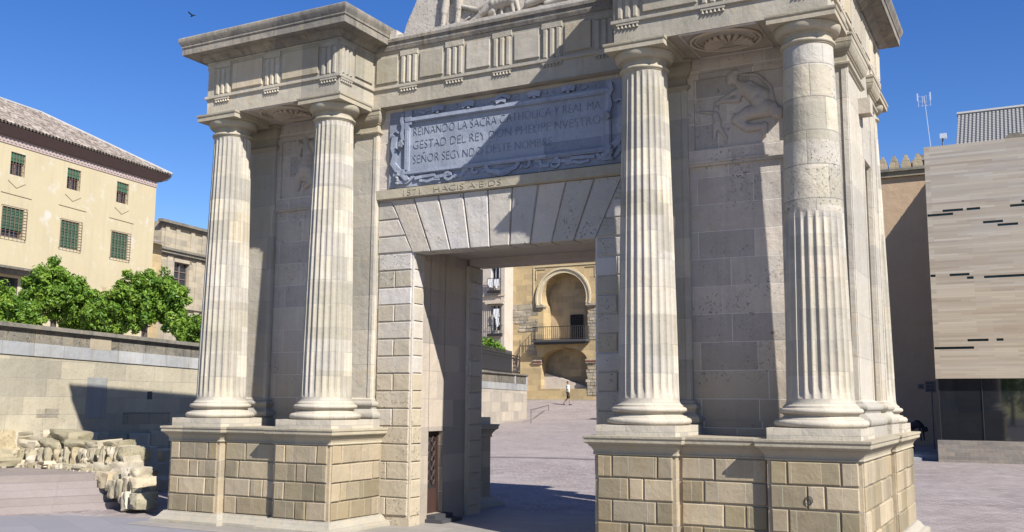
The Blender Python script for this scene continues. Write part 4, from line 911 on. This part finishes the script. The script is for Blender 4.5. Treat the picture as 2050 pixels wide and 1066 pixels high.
# sign on a post
c=wp(1862,774,34.); sg_=thing('information_sign','grey information sign on a thin post in the shade by the museum','sign',(c.x,34,0))
mb=MB(); mb.box(c.x-.20,c.x+.24,33.97,34,c.z-.26,c.z+.24); mb.box(c.x-.5,c.x-.24,33.98,34.01,c.z-.12,c.z+.12); mb.build('panel',M['signgrey'],sg_)
mb=MB(); 
for i in range(3):
    for j in range(2): mb.box(c.x-.15+.17*j,c.x-.02+.17*j,33.955,33.97,c.z+.10-.14*i,c.z+.17-.14*i)
mb.box(c.x-.44,c.x-.30,33.965,33.98,c.z-.06,c.z+.05); mb.build('lettering',M['mark'],sg_)
mb=MB(); mb.tube([(c.x+.05,34.03,.3),(c.x+.05,34.03,c.z+.2)],.03,6); mb.build('post',M['signgrey'],sg_)
# ================================================================ mosque side, seen through the gate
MYY=65.6; P=Px(MYY)
mo=thing('mosque_building','ochre wall with a horseshoe-arched balcony niche above a low arch','building',(-28,MYY,0))
gz=ground_z(-30,MYY)-.3
c0=P(1133,600); px=lambda u,v:P(u,v)
xL,xR=px(1010,700)[0],-6.5; ztop=px(1100,420)[1]
kx=lambda u:px(u,650)[0]
hc=(kx(1129),px(1133,596)[1]); hr=kx(1174.5)-kx(1129); zi=px(1133,609)[1]   # horseshoe
zf=px(1133,680)[1]; jl,jr=kx(1088),kx(1177)
lc=kx(1132); ll,lr=kx(1083),kx(1175); zs=px(1132,722)[1]; zk=px(1132,696)[1]; zfl=px(1132,800)[1]
def opening(z):
    if z>zf:
        if z>zi:
            d=z-hc[1]
            if abs(d)>=hr: return None
            w_=math.sqrt(hr*hr-d*d); return (hc[0]-w_,hc[0]+w_)
        return (jl,jr)
    if z<zf-.6 and z>zfl+.9:
        if z>zs:
            k=(z-zs)/(zk-zs)
            if k>=1: return None
            w_=(lr-ll)/2*math.sqrt(1-k*k); m_=(ll+lr)/2; return (m_-w_,m_+w_)
        return (ll,lr)
    return None
mb=MB(); zz=fr(gz,ztop,150)+[zi-.01,zi+.01,zf-.01,zf+.01,zs,zk-.01,zk-.04,hc[1]+hr-.02,hc[1]+hr-.06]; zz=sorted(set(zz)); DP=1.5
for a,b in zip(zz,zz[1:]):
    m_=(a+b)/2; o=opening(m_)
    if not o: mb.face([(xL,MYY,a),(xR,MYY,a),(xR,MYY,b),(xL,MYY,b)]); continue
    oa=opening(a) or o; ob=opening(b) or o
    if abs(oa[0]-o[0])>.35: oa=o
    if abs(ob[0]-o[0])>.35: ob=o
    mb.face([(xL,MYY,a),(oa[0],MYY,a),(ob[0],MYY,b),(xL,MYY,b)]); mb.face([(oa[1],MYY,a),(xR,MYY,a),(xR,MYY,b),(ob[1],MYY,b)])
    mb.face([(oa[0],MYY,a),(oa[0],MYY+DP,a),(ob[0],MYY+DP,b),(ob[0],MYY,b)]); mb.face([(oa[1],MYY+DP,a),(oa[1],MYY,a),(ob[1],MYY,b),(ob[1],MYY+DP,b)])
mb.face([(xL,MYY,gz),(xL,MYY,ztop),(xL,MYY+15,ztop),(xL,MYY+15,gz)])
mb.build('wall',M['mosque'],mo)
mb=MB(); dl,dr_=kx(1129),kx(1154); dt=px(1140,628)[1]
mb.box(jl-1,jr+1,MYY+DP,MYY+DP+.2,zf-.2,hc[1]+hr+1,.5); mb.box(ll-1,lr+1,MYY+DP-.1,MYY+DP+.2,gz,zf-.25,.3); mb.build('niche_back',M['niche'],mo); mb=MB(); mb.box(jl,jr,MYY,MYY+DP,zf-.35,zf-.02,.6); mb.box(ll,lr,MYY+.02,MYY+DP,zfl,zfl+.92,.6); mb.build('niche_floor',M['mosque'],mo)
mb=MB(); mb.prism([(ll,zfl+.9),(lr,zfl+.9),(lr,zfl+1.0),(ll+.3,px(1100,748)[1]),(ll,px(1100,748)[1])],MYY+.7,MYY+DP,.9); mb.build('sloping_sill',M['pale_house'],mo)
mb=MB(); mb.box(dl,dr_,MYY+DP-.06,MYY+DP-.01,zf,dt); d_=mb.build('balcony_door',M['dark'],mo)
mb=MB(); 
for k in range(8): xx=dl+(dr_-dl)*k/7; mb.box(xx-.02,xx+.02,MYY+DP-.1,MYY+DP-.06,zf,dt)
for k in range(12): z_=zf+(dt-zf)*k/11; mb.box(dl,dr_,MYY+DP-.09,MYY+DP-.055,z_-.02,z_+.02)
o=mb.build('lattice',M['iron'],d_); o.location=(0,0,0)
# arch mouldings
mb=MB()
for r0,r1,pr in ((hr+.02,hr+.50,.16),(hr+.34,hr+.50,.26)):
    al=math.degrees(math.asin(max(-1,(zi-hc[1])/ (hr+.2)))); n=40; rows=[]
    for i in range(n+1):
        a=R_(al+(180-2*al)*i/n); c_,s_=math.cos(a),math.sin(a)
        rows.append([(hc[0]+r0*c_,MYY,hc[1]+r0*s_),(hc[0]+r0*c_,MYY-pr,hc[1]+r0*s_),(hc[0]+r1*c_,MYY-pr,hc[1]+r1*s_),(hc[0]+r1*c_,MYY,hc[1]+r1*s_)])
    mb.grid(rows,.6)
zt_=hc[1]+hr+.65
for x0,x1,z0,z1 in ((jl-1.0,jl-.92,zi,zt_),(jr+.92,jr+1.0,zi,zt_),(jl-1.0,jr+1.0,zt_,zt_+.09),(jl-.75,jl-.7,zt_-1.1,zt_-.2),(jl-.75,jl+.2,zt_-.2,zt_-.15),(jr+.7,jr+.75,zt_-1.1,zt_-.2),(jr-.2,jr+.75,zt_-.2,zt_-.15),(jl-.9,jr+.9,zt_+.5,zt_+.62)): mb.box(x0,x1,MYY-.07,MYY,z0,z1)
mb.build('arch_mouldings',M['mosque_lit'],mo)
mb=MB()
for x0,x1 in ((jl-.65,jl+.12),(jr-.12,jr+.9)): mb.box(x0,x1,MYY-.22,MYY+.4,zi-.22,zi-.02,.5); mb.box(x0+.08,x1-.08,MYY-.14,MYY+.3,zi-.34,zi-.22,.4)
mb.build('impost',M['mosque_grey'],mo)
mb=MB()
for x0,x1 in ((ll-.75,ll+.1),(lr-.1,lr+.9)): mb.box(x0,x1,MYY-.2,MYY+.3,zs-.04,zs+.08,.5); mb.box(x0,x1,MYY-.14,MYY+.3,zs-.26,zs-.16,.5)
mb.build('impost',M['mosque_grey'],mo)
mb=MB()
for x0,x1 in ((ll-.7,ll+.1),(lr-.1,lr+.9)): mb.box(x0,x1,MYY-.17,MYY+.3,zs-.16,zs-.04,.5)
mb.build('impost_paint',M['redband'],mo)
mb=MB(); rnd=random.Random(9)
def rough(x0,x1,z0,z1,w_=.5,h_=.28,k_=1):
    z=z0
    while z<z1:
        x=x0+rnd.uniform(-.3,0)
        while x<x1-.1:
            ww=min(rnd.uniform(.6,1.3)*w_,x1-x); mb.slab((0,MYY-.005,0),X,-Y_,[(x,z),(x+ww-.04,z),(x+ww-.04,z+h_-.03),(x,z+h_-.03)],rnd.uniform(.015,.015+.05*k_),.012); x+=ww
        z+=h_
rough(kx(1015),kx(1060),px(1040,648)[1],px(1040,628)[1]); rough(kx(1012),kx(1078),px(1040,634)[1],px(1040,616)[1],2.2,.55,.2); rough(kx(1042),kx(1078),px(1060,664)[1],px(1060,642)[1],.8)
rough(kx(1182),kx(1215),px(1190,680)[1],px(1190,618)[1]); rough(kx(1178),kx(1215),px(1190,792)[1],px(1190,725)[1]); rough(kx(1062),kx(1074),px(1066,712)[1],px(1066,700)[1],.7,.5)
mb.build('bare_stonework',M['mosque_grey'],mo)
mb=MB(); mb.box(xL+3,xR,MYY-1.4,MYY-.001,gz,zfl-.02,.6); mb.build('bottom_step',M['wall_low'],mo)
ba=thing('balcony','black iron balcony on a dark slab under the horseshoe arch','balcony',(hc[0],MYY,zf)); ba.parent=mo; ba.location=(0,0,0); del ba['category'],ba['label']
bl,br_=kx(1073),kx(1181); yo=MYY-.9
mb=MB(); mb.box(bl,br_,yo,MYY-.002,zf-.25,zf-.05,.4); mb.box(bl+.15,br_-.15,yo+.2,MYY-.002,zf-.42,zf-.25,.4); o=link('slab',mb.mesh('slab'),M['slab_dark'],mo)
zr=px(1133,655)[1]; mb=MB()
for z_ in (zf+.02,zr): mb.tube([(bl+.05,MYY,z_),(bl+.05,yo+.05,z_),(br_-.05,yo+.05,z_),(br_-.05,MYY,z_)],.03,4)
k=0; x=bl+.05
while x<br_: mb.tube([(x,yo+.05,zf),(x,yo+.05,zr)],.02,4); x+=.19
for y in fr(yo+.2,MYY-.1,4): mb.tube([(bl+.05,y,zf),(bl+.05,y,zr)],.02,4); mb.tube([(br_-.05,y,zf),(br_-.05,y,zr)],.02,4)
link('balcony_railing',mb.mesh('balcony_railing'),M['iron'],mo); bpy.data.objects.remove(ba)
# house beside it
HY=64.; P=Px(HY); hb=thing('street_house','pale rendered house with barred windows beside the ochre wall','building',(-36,HY,0))
a0=P(1010,640)[0]; h1=(P(983,540)[0],P(999,540)[0],P(990,576)[1],P(990,535)[1]); h2=(P(983,640)[0],P(1002,640)[0],P(990,662)[1],P(990,613)[1])
mb=MB(); z0=1.; z1=P(990,400)[1]; holed(mb,a0-16,a0,z0,z1,[h1,h2],.35,y=HY); mb.face([(a0,HY,z0),(a0,HY+3,z0),(a0,HY+3,z1),(a0,HY,z1)]); mb.build('wall',M['pale_house'],hb)
for h in (h1,h2):
    mb=MB(); mb.box(h[0],h[1],HY+.3,HY+.35,h[2],h[3]); wo=mb.build('window',M['glass'],hb)
    mb=MB(); a,b,c,d=h; c-=.3; a-=.2; b+=.25; d+=.15
    for i in range(8): x=a+(b-a)*i/7; mb.tube([(x,HY-.3,c),(x,HY-.3,d if h is h2 else c+1.1)],.022,4)
    for z_ in (c,c+.75,d) if h is h2 else (c,c+1.1): mb.tube([(a,HY,z_),(a,HY-.3,z_),(b,HY-.3,z_),(b,HY,z_)],.022,4)
    mb.box(a,b,HY-.35,HY,c-.2,c,.3)
    me=mb.mesh('grille'); o=link('grille',me,M['iron'],hb)
    mb=MB(); mb.box(h[0],h[0]+.08,HY+.2,HY+.3,h[2],h[3]); mb.box(h[1]-.08,h[1],HY+.2,HY+.3,h[2],h[3]); mb.box((h[0]+h[1])/2-.05,(h[0]+h[1])/2+.05,HY+.2,HY+.3,h[2],h[3]); link('frame',mb.mesh('frame'),M['alu'],hb)
mb=MB(); mb.box(a0-16,a0+.05,HY-.25,HY,h2[3]+.35,h2[3]+.5,.4); mb.box(h2[0]-.5,h2[1]+.4,HY-.3,HY,h2[3]+.15,h2[3]+.35,.4); mb.box(a0-16,a0+.02,HY-.12,HY,h1[2]-.8,h1[2]-.7,.4); mb.box(a0-.35,a0+.02,HY-.06,HY,z0,z1,.7); mb.build('string_courses',M['pale_house'],hb)
def cloth(x,z,w_,h_,lab):
    mb=MB(); rows=[[(x+w_*i/6,HY-.34-.03*math.sin(i*2.1+j),z-h_*j/4*(1 if 1<i<5 else .8)) for i in range(7)] for j in range(5)]; mb.grid(rows); mb.grid([[(p[0],p[1]-.015,p[2]) for p in r] for r in rows],flip=True)
    o=mb.build('hanging_cloth',M['white'],smooth=True); tag(o,lab,'laundry','washing hung on the barred windows')
cloth(h1[0]-.1,h1[2]+.75,.5,.75,'white cloth hung on the upper window bars, left one'); cloth(h1[0]+.55,h1[2]+.7,.5,.8,'white cloth hung on the upper window bars, right one')
cloth(h2[0]+.45,h2[2]+1.9,.6,.9,'wide white cloth near the top of the lower barred window'); cloth(h2[0]+.7,h2[2]+1.1,.35,.8,'narrow white cloth at the foot of the lower barred window')
# --- handrail
hr_=thing('handrail','short steel handrail on two posts at the ramp beyond the gate','handrail',(-20,45,1.1))
a=bp(1063,848,'z',1.12); gA=a
kf=1; b=bp(1098,836,'z',1.33)
mb=MB(); mb.tube([(a.x,a.y,ground_z(a.x,a.y)-.1),(a.x,a.y,a.z+.86),(b.x,b.y,b.z+.95),(b.x,b.y,ground_z(b.x,b.y)-.1)],.035,6); mb.build('rail',M['steel'],hr_)
# ramp kerb beside the wall end
# ================================================================ people
def person(name,label,loc,rz,pose,mats,vox=.022):
    t=thing(name,label,'person',loc,rz)
    for nm,(parts,mt) in pose.items():
        me=fuse(parts,nm,None,vox=vox,smooth=3); link(nm,me,mt,t,local=True)
    return t
pz=at(1137,814,81.); gzp=ground_z(pz.x,pz.y); sc=1.12
walk=dict(body=([((0,0,1.60*sc),(.085,.10,.12)),((.10,0,1.58*sc),(.02,.015,.02)),((0,0,1.40*sc),.055,(0,0,1.50*sc),.052) if False else ((0,0,1.38*sc),.06,(0,0,1.52*sc),.05),
  ((0,0,.95*sc),.13,(0,0,1.15*sc),.13),((0,0,1.15*sc),.13,(.0,0,1.36*sc),.14),
  ((.0,.19,1.38*sc),.052,(-.10,.24,1.10*sc),.042),((-.10,.24,1.10*sc),.038,(.02,.25,.86*sc),.03),((.02,.25,.86*sc),.036,(.05,.25,.78*sc),.02),
  ((.0,-.19,1.38*sc),.052,(.06,-.24,1.10*sc),.042),((.06,-.24,1.10*sc),.038,(.14,-.24,.88*sc),.03),((.14,-.24,.88*sc),.036,(.17,-.24,.80*sc),.02),
  ((0,.09,.92*sc),.09,(-.05,.09,.5*sc),.06),((-.05,.09,.5*sc),.06,(-.34,.09,.16*sc),.042),((0,-.09,.92*sc),.09,(.14,-.09,.5*sc),.062),((.14,-.09,.5*sc),.06,(.16,-.09,.08*sc),.042)],M['skin']),
 shirt=([((0,0,.96*sc),.155,(0,0,1.34*sc),.165),((0,.13,1.38*sc),.09,(-.05,.22,1.2*sc),.075),((0,-.13,1.38*sc),.09,(.03,-.22,1.2*sc),.075)],M['shirt']),
 shorts=([((0,0,.93*sc),.15,(0,0,.88*sc),.15),((0,.09,.88*sc),.12,(-.03,.10,.56*sc),.105),((0,-.09,.88*sc),.12,(.12,-.10,.56*sc),.105)],M['shorts']),
 shoes=([((-.38,.09,.12),.045,(-.28,.09,.03),.04),((.12,-.09,.04),.045,(.32,-.09,.03),.04)],M['shoe']),
 hair=([((-.02,0,1.65*sc),(.09,.105,.10))],M['hair']))
person('person','person in a pale t-shirt and dark shorts walking along the street',(pz.x,pz.y,gzp),R_(15),walk,None)
# a dark figure bent forward on the steps by the museum
c=wp(1836,888,MY+3); 
bend=dict(body=([((0,-.1,.02),.05,(0,-.1,.45),.06),((0,.1,.02),.05,(0,.1,.45),.06),((0,-.1,.45),.07,(-.12,-.09,.85),.1),((0,.1,.45),.07,(-.12,.09,.85),.1),((-.12,0,.88),.15,(.25,0,1.08),.16),((.25,0,1.08),.16,(.42,0,1.0),.10),((.42,0,1.0),.06,(.52,0,.92),.06),((.57,0,.86),(.1,.09,.11)),((.38,.17,.98),.055,(.42,.18,.68),.04),((.42,.18,.68),.04,(.45,.15,.42),.03),((.38,-.17,.98),.055,(.42,-.18,.68),.04),((.42,-.18,.68),.04,(.45,-.15,.42),.03)],M['navy']))
person('person','person in dark clothes bending forward in the shade beside the museum',(c.x-.15,MY+2.6,.62),R_(-15),bend,None)
q_=bp(996,744,'y',50.)
hd=dict(body=([((0,0,1.62),(.09,.1,.12)),((0,0,1.35),.07,(0,0,1.5),.06),((0,0,.6),.17,(0,0,1.28),.19),((0,.2,1.3),.06,(.1,.25,1.0),.05),((0,-.2,1.3),.06,(.1,-.25,1.0),.05)],M['signgrey']),hair=([((0,0,1.67),(.1,.11,.1))],M['alu']))
Fr=Fac((-12.87,2.3),-14.5); qs=Fr.px(996,744,1.2)[0]; ql=Fr.P+Fr.u*qs+Fr.n*1.2
person('person','grey-haired person seen from the shoulders up behind the iron railing',(ql.x,ql.y,4.62-1.2),R_(-60),hd,None)
# bird
b_=bp(385,32,'y',25.); mb=MB(); mb.tube([(b_.x-.14,b_.y,b_.z-.05),(b_.x,b_.y,b_.z),(b_.x+.14,b_.y,b_.z+.05)],[.01,.05,.015],6)
mb.face([(b_.x-.05,b_.y,b_.z),(b_.x+.05,b_.y,b_.z+.02),(b_.x+.02,b_.y+.3,b_.z+.14),(b_.x-.06,b_.y+.3,b_.z+.12)]); mb.face([(b_.x-.05,b_.y,b_.z),(b_.x+.05,b_.y,b_.z+.02),(b_.x+.02,b_.y-.3,b_.z+.14),(b_.x-.06,b_.y-.3,b_.z+.12)])
tag(mb.build('bird',M['navy']),'tiny dark bird flying high at the upper left','bird')
# ================================================================ trees
def leafcrown(name,blobs,par,n,size,seed):
    rnd=random.Random(seed); mb=MB(); tot=sum(b[1]**2 for b in blobs)
    subs=[]
    for (c,r) in blobs:
        k=int(26*(r**2)/ (tot/len(blobs)))+10
        for _ in range(k):
            d=Vector((rnd.gauss(0,1),rnd.gauss(0,1),rnd.gauss(0,1))).normalized()
            subs.append((Vector(c)+d*r*rnd.uniform(.62,1.0),r*rnd.uniform(.20,.36)))
        for _ in range(k//3): 
            d=Vector((rnd.gauss(0,1),rnd.gauss(0,1),rnd.gauss(0,1))).normalized(); subs.append((Vector(c)+d*r*rnd.uniform(.1,.6),r*.3))
    per=max(6,n//len(subs))
    for c,r in subs:
        tb=rnd.random()*.6
        if rnd.random()<.10: c=c+(c-Vector(blobs[0][0])).normalized()*r*.5
        for _ in range(per):
            d=Vector((rnd.gauss(0,1),rnd.gauss(0,1),rnd.gauss(0,1))).normalized(); p=c+d*r*rnd.uniform(.55,1.08)
            nrm=(d+Vector((rnd.gauss(0,.5),rnd.gauss(0,.5),rnd.gauss(.25,.5)))).normalized(); ax=nrm.cross(Vector((rnd.gauss(0,1),rnd.gauss(0,1),rnd.gauss(-.6,1)))).normalized(); ay=nrm.cross(ax)
            s_=size*rnd.uniform(.7,1.3); w_=s_*.42
            mb.face([p-ax*s_,p-ay*w_+nrm*w_*.2,p+ax*s_,p+ay*w_+nrm*w_*.2],min(1,tb+rnd.random()*.42))
    return mb.build(name,M['leaf'],par)
def tree(label,u,v,vtrunk,dep,blobs,n,size,seed,name='orange_tree',group='orange trees behind the retaining wall',tz=3.75,trunk=True):
    c=at(u,v,dep); t=thing(name,label,'tree',(c.x,c.y,tz),0,group); m1=dep/FPX
    right=_r; BL=[]
    for du,dv,dd,r in blobs: p=c+right*du*m1+Vector((0,0,-dv*m1))+Vector((_f.x,_f.y,0))*dd*m1; BL.append((p,r*m1))
    leafcrown('crown',BL,t,n,size,seed)
    if trunk:
        mb=MB(); rnd=random.Random(seed); zt=c.z; mb.tube([(c.x,c.y,tz-.3),(c.x+.03,c.y,(tz+zt)/2-.2),(c.x-.02,c.y,zt-.1)],[.13,.10,.09],8)
        for b in BL[:6]: mb.tube([(c.x-.02,c.y,zt-.5),tuple(b[0].lerp(Vector((c.x,c.y,zt)),.4)),tuple(b[0])],[.07,.05,.02],6)
        mb.build('trunk',M['trunk'],t,smooth=True)
tree('rounded orange tree with a clear trunk, tallest on the left',110,592,655,36,[(-8,-32,0,36),(-40,-5,5,33),(28,-8,-5,36),(0,10,0,38),(60,16,5,32),(75,34,0,24),(-62,12,0,20)],20000,.08,1)
tree('broad orange tree in front of the right end of the yellow building',292,600,665,34,[(-28,-25,0,32),(20,-28,0,32),(52,-5,5,34),(-45,8,0,34),(-62,28,0,26),(0,10,0,40),(48,30,0,30),(-20,40,0,26)],19000,.08,2)
tree('low orange tree filling the gap between the two big ones',190,630,668,38,[(-25,-10,0,30),(12,-15,0,32),(30,12,0,30),(-8,18,0,32),(-45,15,0,20),(48,22,0,20)],12000,.09,3)
tree('bushy orange tree leaning in at the left edge',22,622,648,33,[(-30,-25,0,32),(5,5,0,30),(30,18,0,22),(-25,15,0,30),(52,20,0,20),(40,-2,0,20)],11000,.08,4)
tree('small orange tree low at the left column',378,664,684,33,[(-12,-6,0,22),(14,-10,0,24),(0,10,0,24),(28,6,0,20)],7000,.075,5)
tree('dark green tree above the railing beyond the gate',988,702,745,80,[(-14,-8,0,18),(6,-2,0,16),(-22,10,0,18),(4,14,0,16),(14,4,0,10)],4200,.15,6,name='street_tree',group=None,tz=4.2)
# ================================================================ steps and ruined footing on the left
st=thing('stone_steps','low flight of pinkish stone steps by the rubble','steps',tuple(bp(150,1015,'z',G0)))
vk=[1026,1010,994,979,963]; uk=[272,254,238,222,205]; zk_=[.33,.46,.59,.72,.85]
dv_=Vector((math.sin(R_(27)),math.cos(R_(27)),0)); back=Vector((-dv_.y,dv_.x,0))
for i in range(5):
    zt=zk_[i]+.13 if i<5 else .98
    a=bp(0,vk[i]-9,'z',zt); r_=ray(uk[i],vk[i]-22)
    # right end: where this line of sight meets the edge direction
    best=None
    for k in range(0,400):
        q=a+dv_*(k*.03); e=(q-EYE); uu=1025+FPX*e.dot(CR)/e.dot(_f)
        if uu>uk[i]: best=q; break
    b=best or a+dv_*3; a2=a-dv_*14; mb=MB(); bk=back*(7-.34*i)
    ps=[a2,b,b+bk,a2+bk]; lo=[(p.x,p.y,0) for p in ps]; hi=[(p.x,p.y,zt-.0005*i) for p in ps]; t=random.random()
    mb.face(hi,t)
    for j in range(4): mb.face([lo[j],lo[(j+1)%4],hi[(j+1)%4],hi[j]],t)
    mb.build('step',M['step'],st)
mb=MB(); c=bp(262,1020,'z',.33); mb.box(c.x-.1,c.x+.12,c.y-.02,c.y+.3,.33,.44); o=mb.build('step_end_block',M['slab_dark'],st)
ru=thing('ruined_footing','crumbling rubble footing of broken pale stone at the foot of the retaining wall','ruin',tuple(bp(200,950,'z',G0)))
rnd=random.Random(12)
def boulder(mb,c,s,seed,t):
    bm=bmesh.new(); bmesh.ops.create_cube(bm,size=1); bmesh.ops.subdivide_edges(bm,edges=bm.edges,cuts=5,use_grid_fill=True)
    rot=Matrix.Rotation(rnd.uniform(-.35,.35),3,'Z')@Matrix.Rotation(rnd.uniform(-.07,.07),3,'X')@Matrix.Rotation(rnd.uniform(-.14,.14),3,'Y')
    n0=len(mb.v)
    for v in bm.verts:
        p=v.co.copy(); p=p*.72+p.normalized()*.5*.32
        nz=noise.fractal(p*1.6+Vector((seed*3.7,0,0)),1.,2.,3)*.09+(noise.cell(p*3.3+Vector((seed,5,0)))-.5)*.035+noise.noise(p*9+Vector((seed,5,0)))*.03; p+=p.normalized()*nz
        p=rot@Vector((p.x*s[0],p.y*s[1],p.z*s[2])); mb.v.append(tuple(p+Vector(c)))
    for f in bm.faces: mb.f.append(tuple(n0+v.index for v in f.verts)); mb.t.append(t); mb.uv.append(None)
    bm.free()
def wd(u):
    p=onwall(u,880); return (p-EYE).dot(_f)
def rd(u): return min(22.7-max(0,u)/245*2.35,wd(max(u,-60))-.35)
BL=[('upper_course',[(32,865,101,884,.1),(101,865,160,885,.1),(32,882,86,901,0),(86,881,135,901,0),(135,885,183,902,0),(180,885,214,903,0),(212,886,246,904,.0),(0,871,32,903,.1),(-40,868,0,905,.1)]),
 ('middle_course',[(-45,903,0,926,-.15),(0,903,34,925,-.15),(32,903,82,927,-.15),(82,900,112,929,-.2),(110,902,139,931,-.15),(137,900,163,932,-.15),(161,902,189,932,-.2),(187,901,216,928,-.15),(214,898,241,935,-.15),(238,899,267,938,-.15)]),
 ('lower_course',[(-40,922,10,936,-.35),(10,924,60,936,-.4),(60,926,126,938,-.4),(122,931,155,945,-.4),(153,932,190,947,-.45),(193,929,232,953,-.4),(228,930,267,954,-.4)]),
 ('end_stones',[(202,951,252,976,-.95),(248,940,283,967,-.9),(223,966,257,994,-1.2),(253,960,289,1001,-1.15),(250,990,291,1020,-1.4)]),
 ('shaded_blocks',[(266,900,286,940,3.5),(282,930,330,968,4.5),(286,964,338,1016,3.5),(300,905,340,935,5.)])]
for nm,L_ in BL:
    mb=MB()
    L2=[]
    for (a,b,c_,d_,o_) in L_:
        if nm in('end_stones','middle_course') :
            mu=a+(c_-a)*rnd.uniform(.4,.6); mv=b+(d_-b)*rnd.uniform(.45,.6)
            L2+=[(a,b,mu+2,d_,o_)]+([(mu-2,b,c_,mv+2,o_),(mu-2,mv-2,c_,d_,o_-.05)] if rnd.random()<.6 else [(mu-2,b,c_,d_,o_)])
        else: L2.append((a,b,c_,d_,o_))
    for k,(a,b,c_,d_,o_) in enumerate(L2):
        dep=rd((a+c_)/2)+o_; p=at((a+c_)/2,(b+d_)/2,dep); m1=dep/FPX; dd=.3 if nm!='end_stones' else .22
        boulder(mb,tuple(p+Vector((_f.x,_f.y,0))*dd),((c_-a)*m1*1.22,dd*2.2,(d_-b)*m1*1.28),k*3.1+a*.01,rnd.random())
    mb.build(nm,M['old'],ru,ang=38)
# the packed core under and behind the facing stones
mb=MB()
for k,(u,v,o_,w_) in enumerate(((-20,885,.1,1.0),(20,885,.1,1.0),(60,883,.1,1.),(100,884,.1,1.),(140,888,.1,1.),(180,888,.1,.8),(215,890,.1,.7),(240,903,0,.45),(235,940,-.5,.4),(258,945,-.6,.3),(245,975,-.9,.3),(268,972,-.9,.25))):
    p=at(u,v,rd(u)+o_); p+=Vector((_f.x,_f.y,0))*.5; h=p.z+.3; boulder(mb,(p.x,p.y,p.z-h/2-.05),(w_,.6,h),k*7.3,.4)
mb.build('rubble_core',M['old'],ru,ang=38)
mb=MB(); path=[(0,936),(60,938),(126,940),(190,950),(208,962),(226,985),(250,1008)]
for i in range(110):
    k=rnd.random()*5.99; a,b=path[int(k)],path[int(k)+1]; t=k-int(k); u=a[0]+(b[0]-a[0])*t; v=a[1]+(b[1]-a[1])*t+rnd.uniform(-6,3)
    p=at(u,v,rd(u)-.5-max(0,(v-940)/70*.9)); sz=rnd.uniform(.03,.13); boulder(mb,(p.x,p.y,p.z),(sz*1.3,sz,sz),i,rnd.random())
mb.build('loose_stones',M['old'],ru,ang=38)
# trees on the river side, behind the viewpoint: the museum glass mirrors them
for k,(x,y,r) in enumerate(((-1,-50,2.6),(5,-54,3.2),(11,-49,2.4))):
    t=thing('riverside_tree',('small','large','lopsided')[k]+' riverside tree mirrored in the museum glass','tree',(x,y,.33))
    leafcrown('crown',[((x,y,5.2),r),((x+1.6,y,4.6),r*.8),((x-1.7,y+.3,4.4),r*.75)],t,2600,.22,50+k)
    mb=MB(); mb.tube([(x,y,.2),(x+.1,y,2.2),(x,y,4.6)],[.24,.18,.1],8); mb.build('trunk',M['trunk'],t,smooth=True)
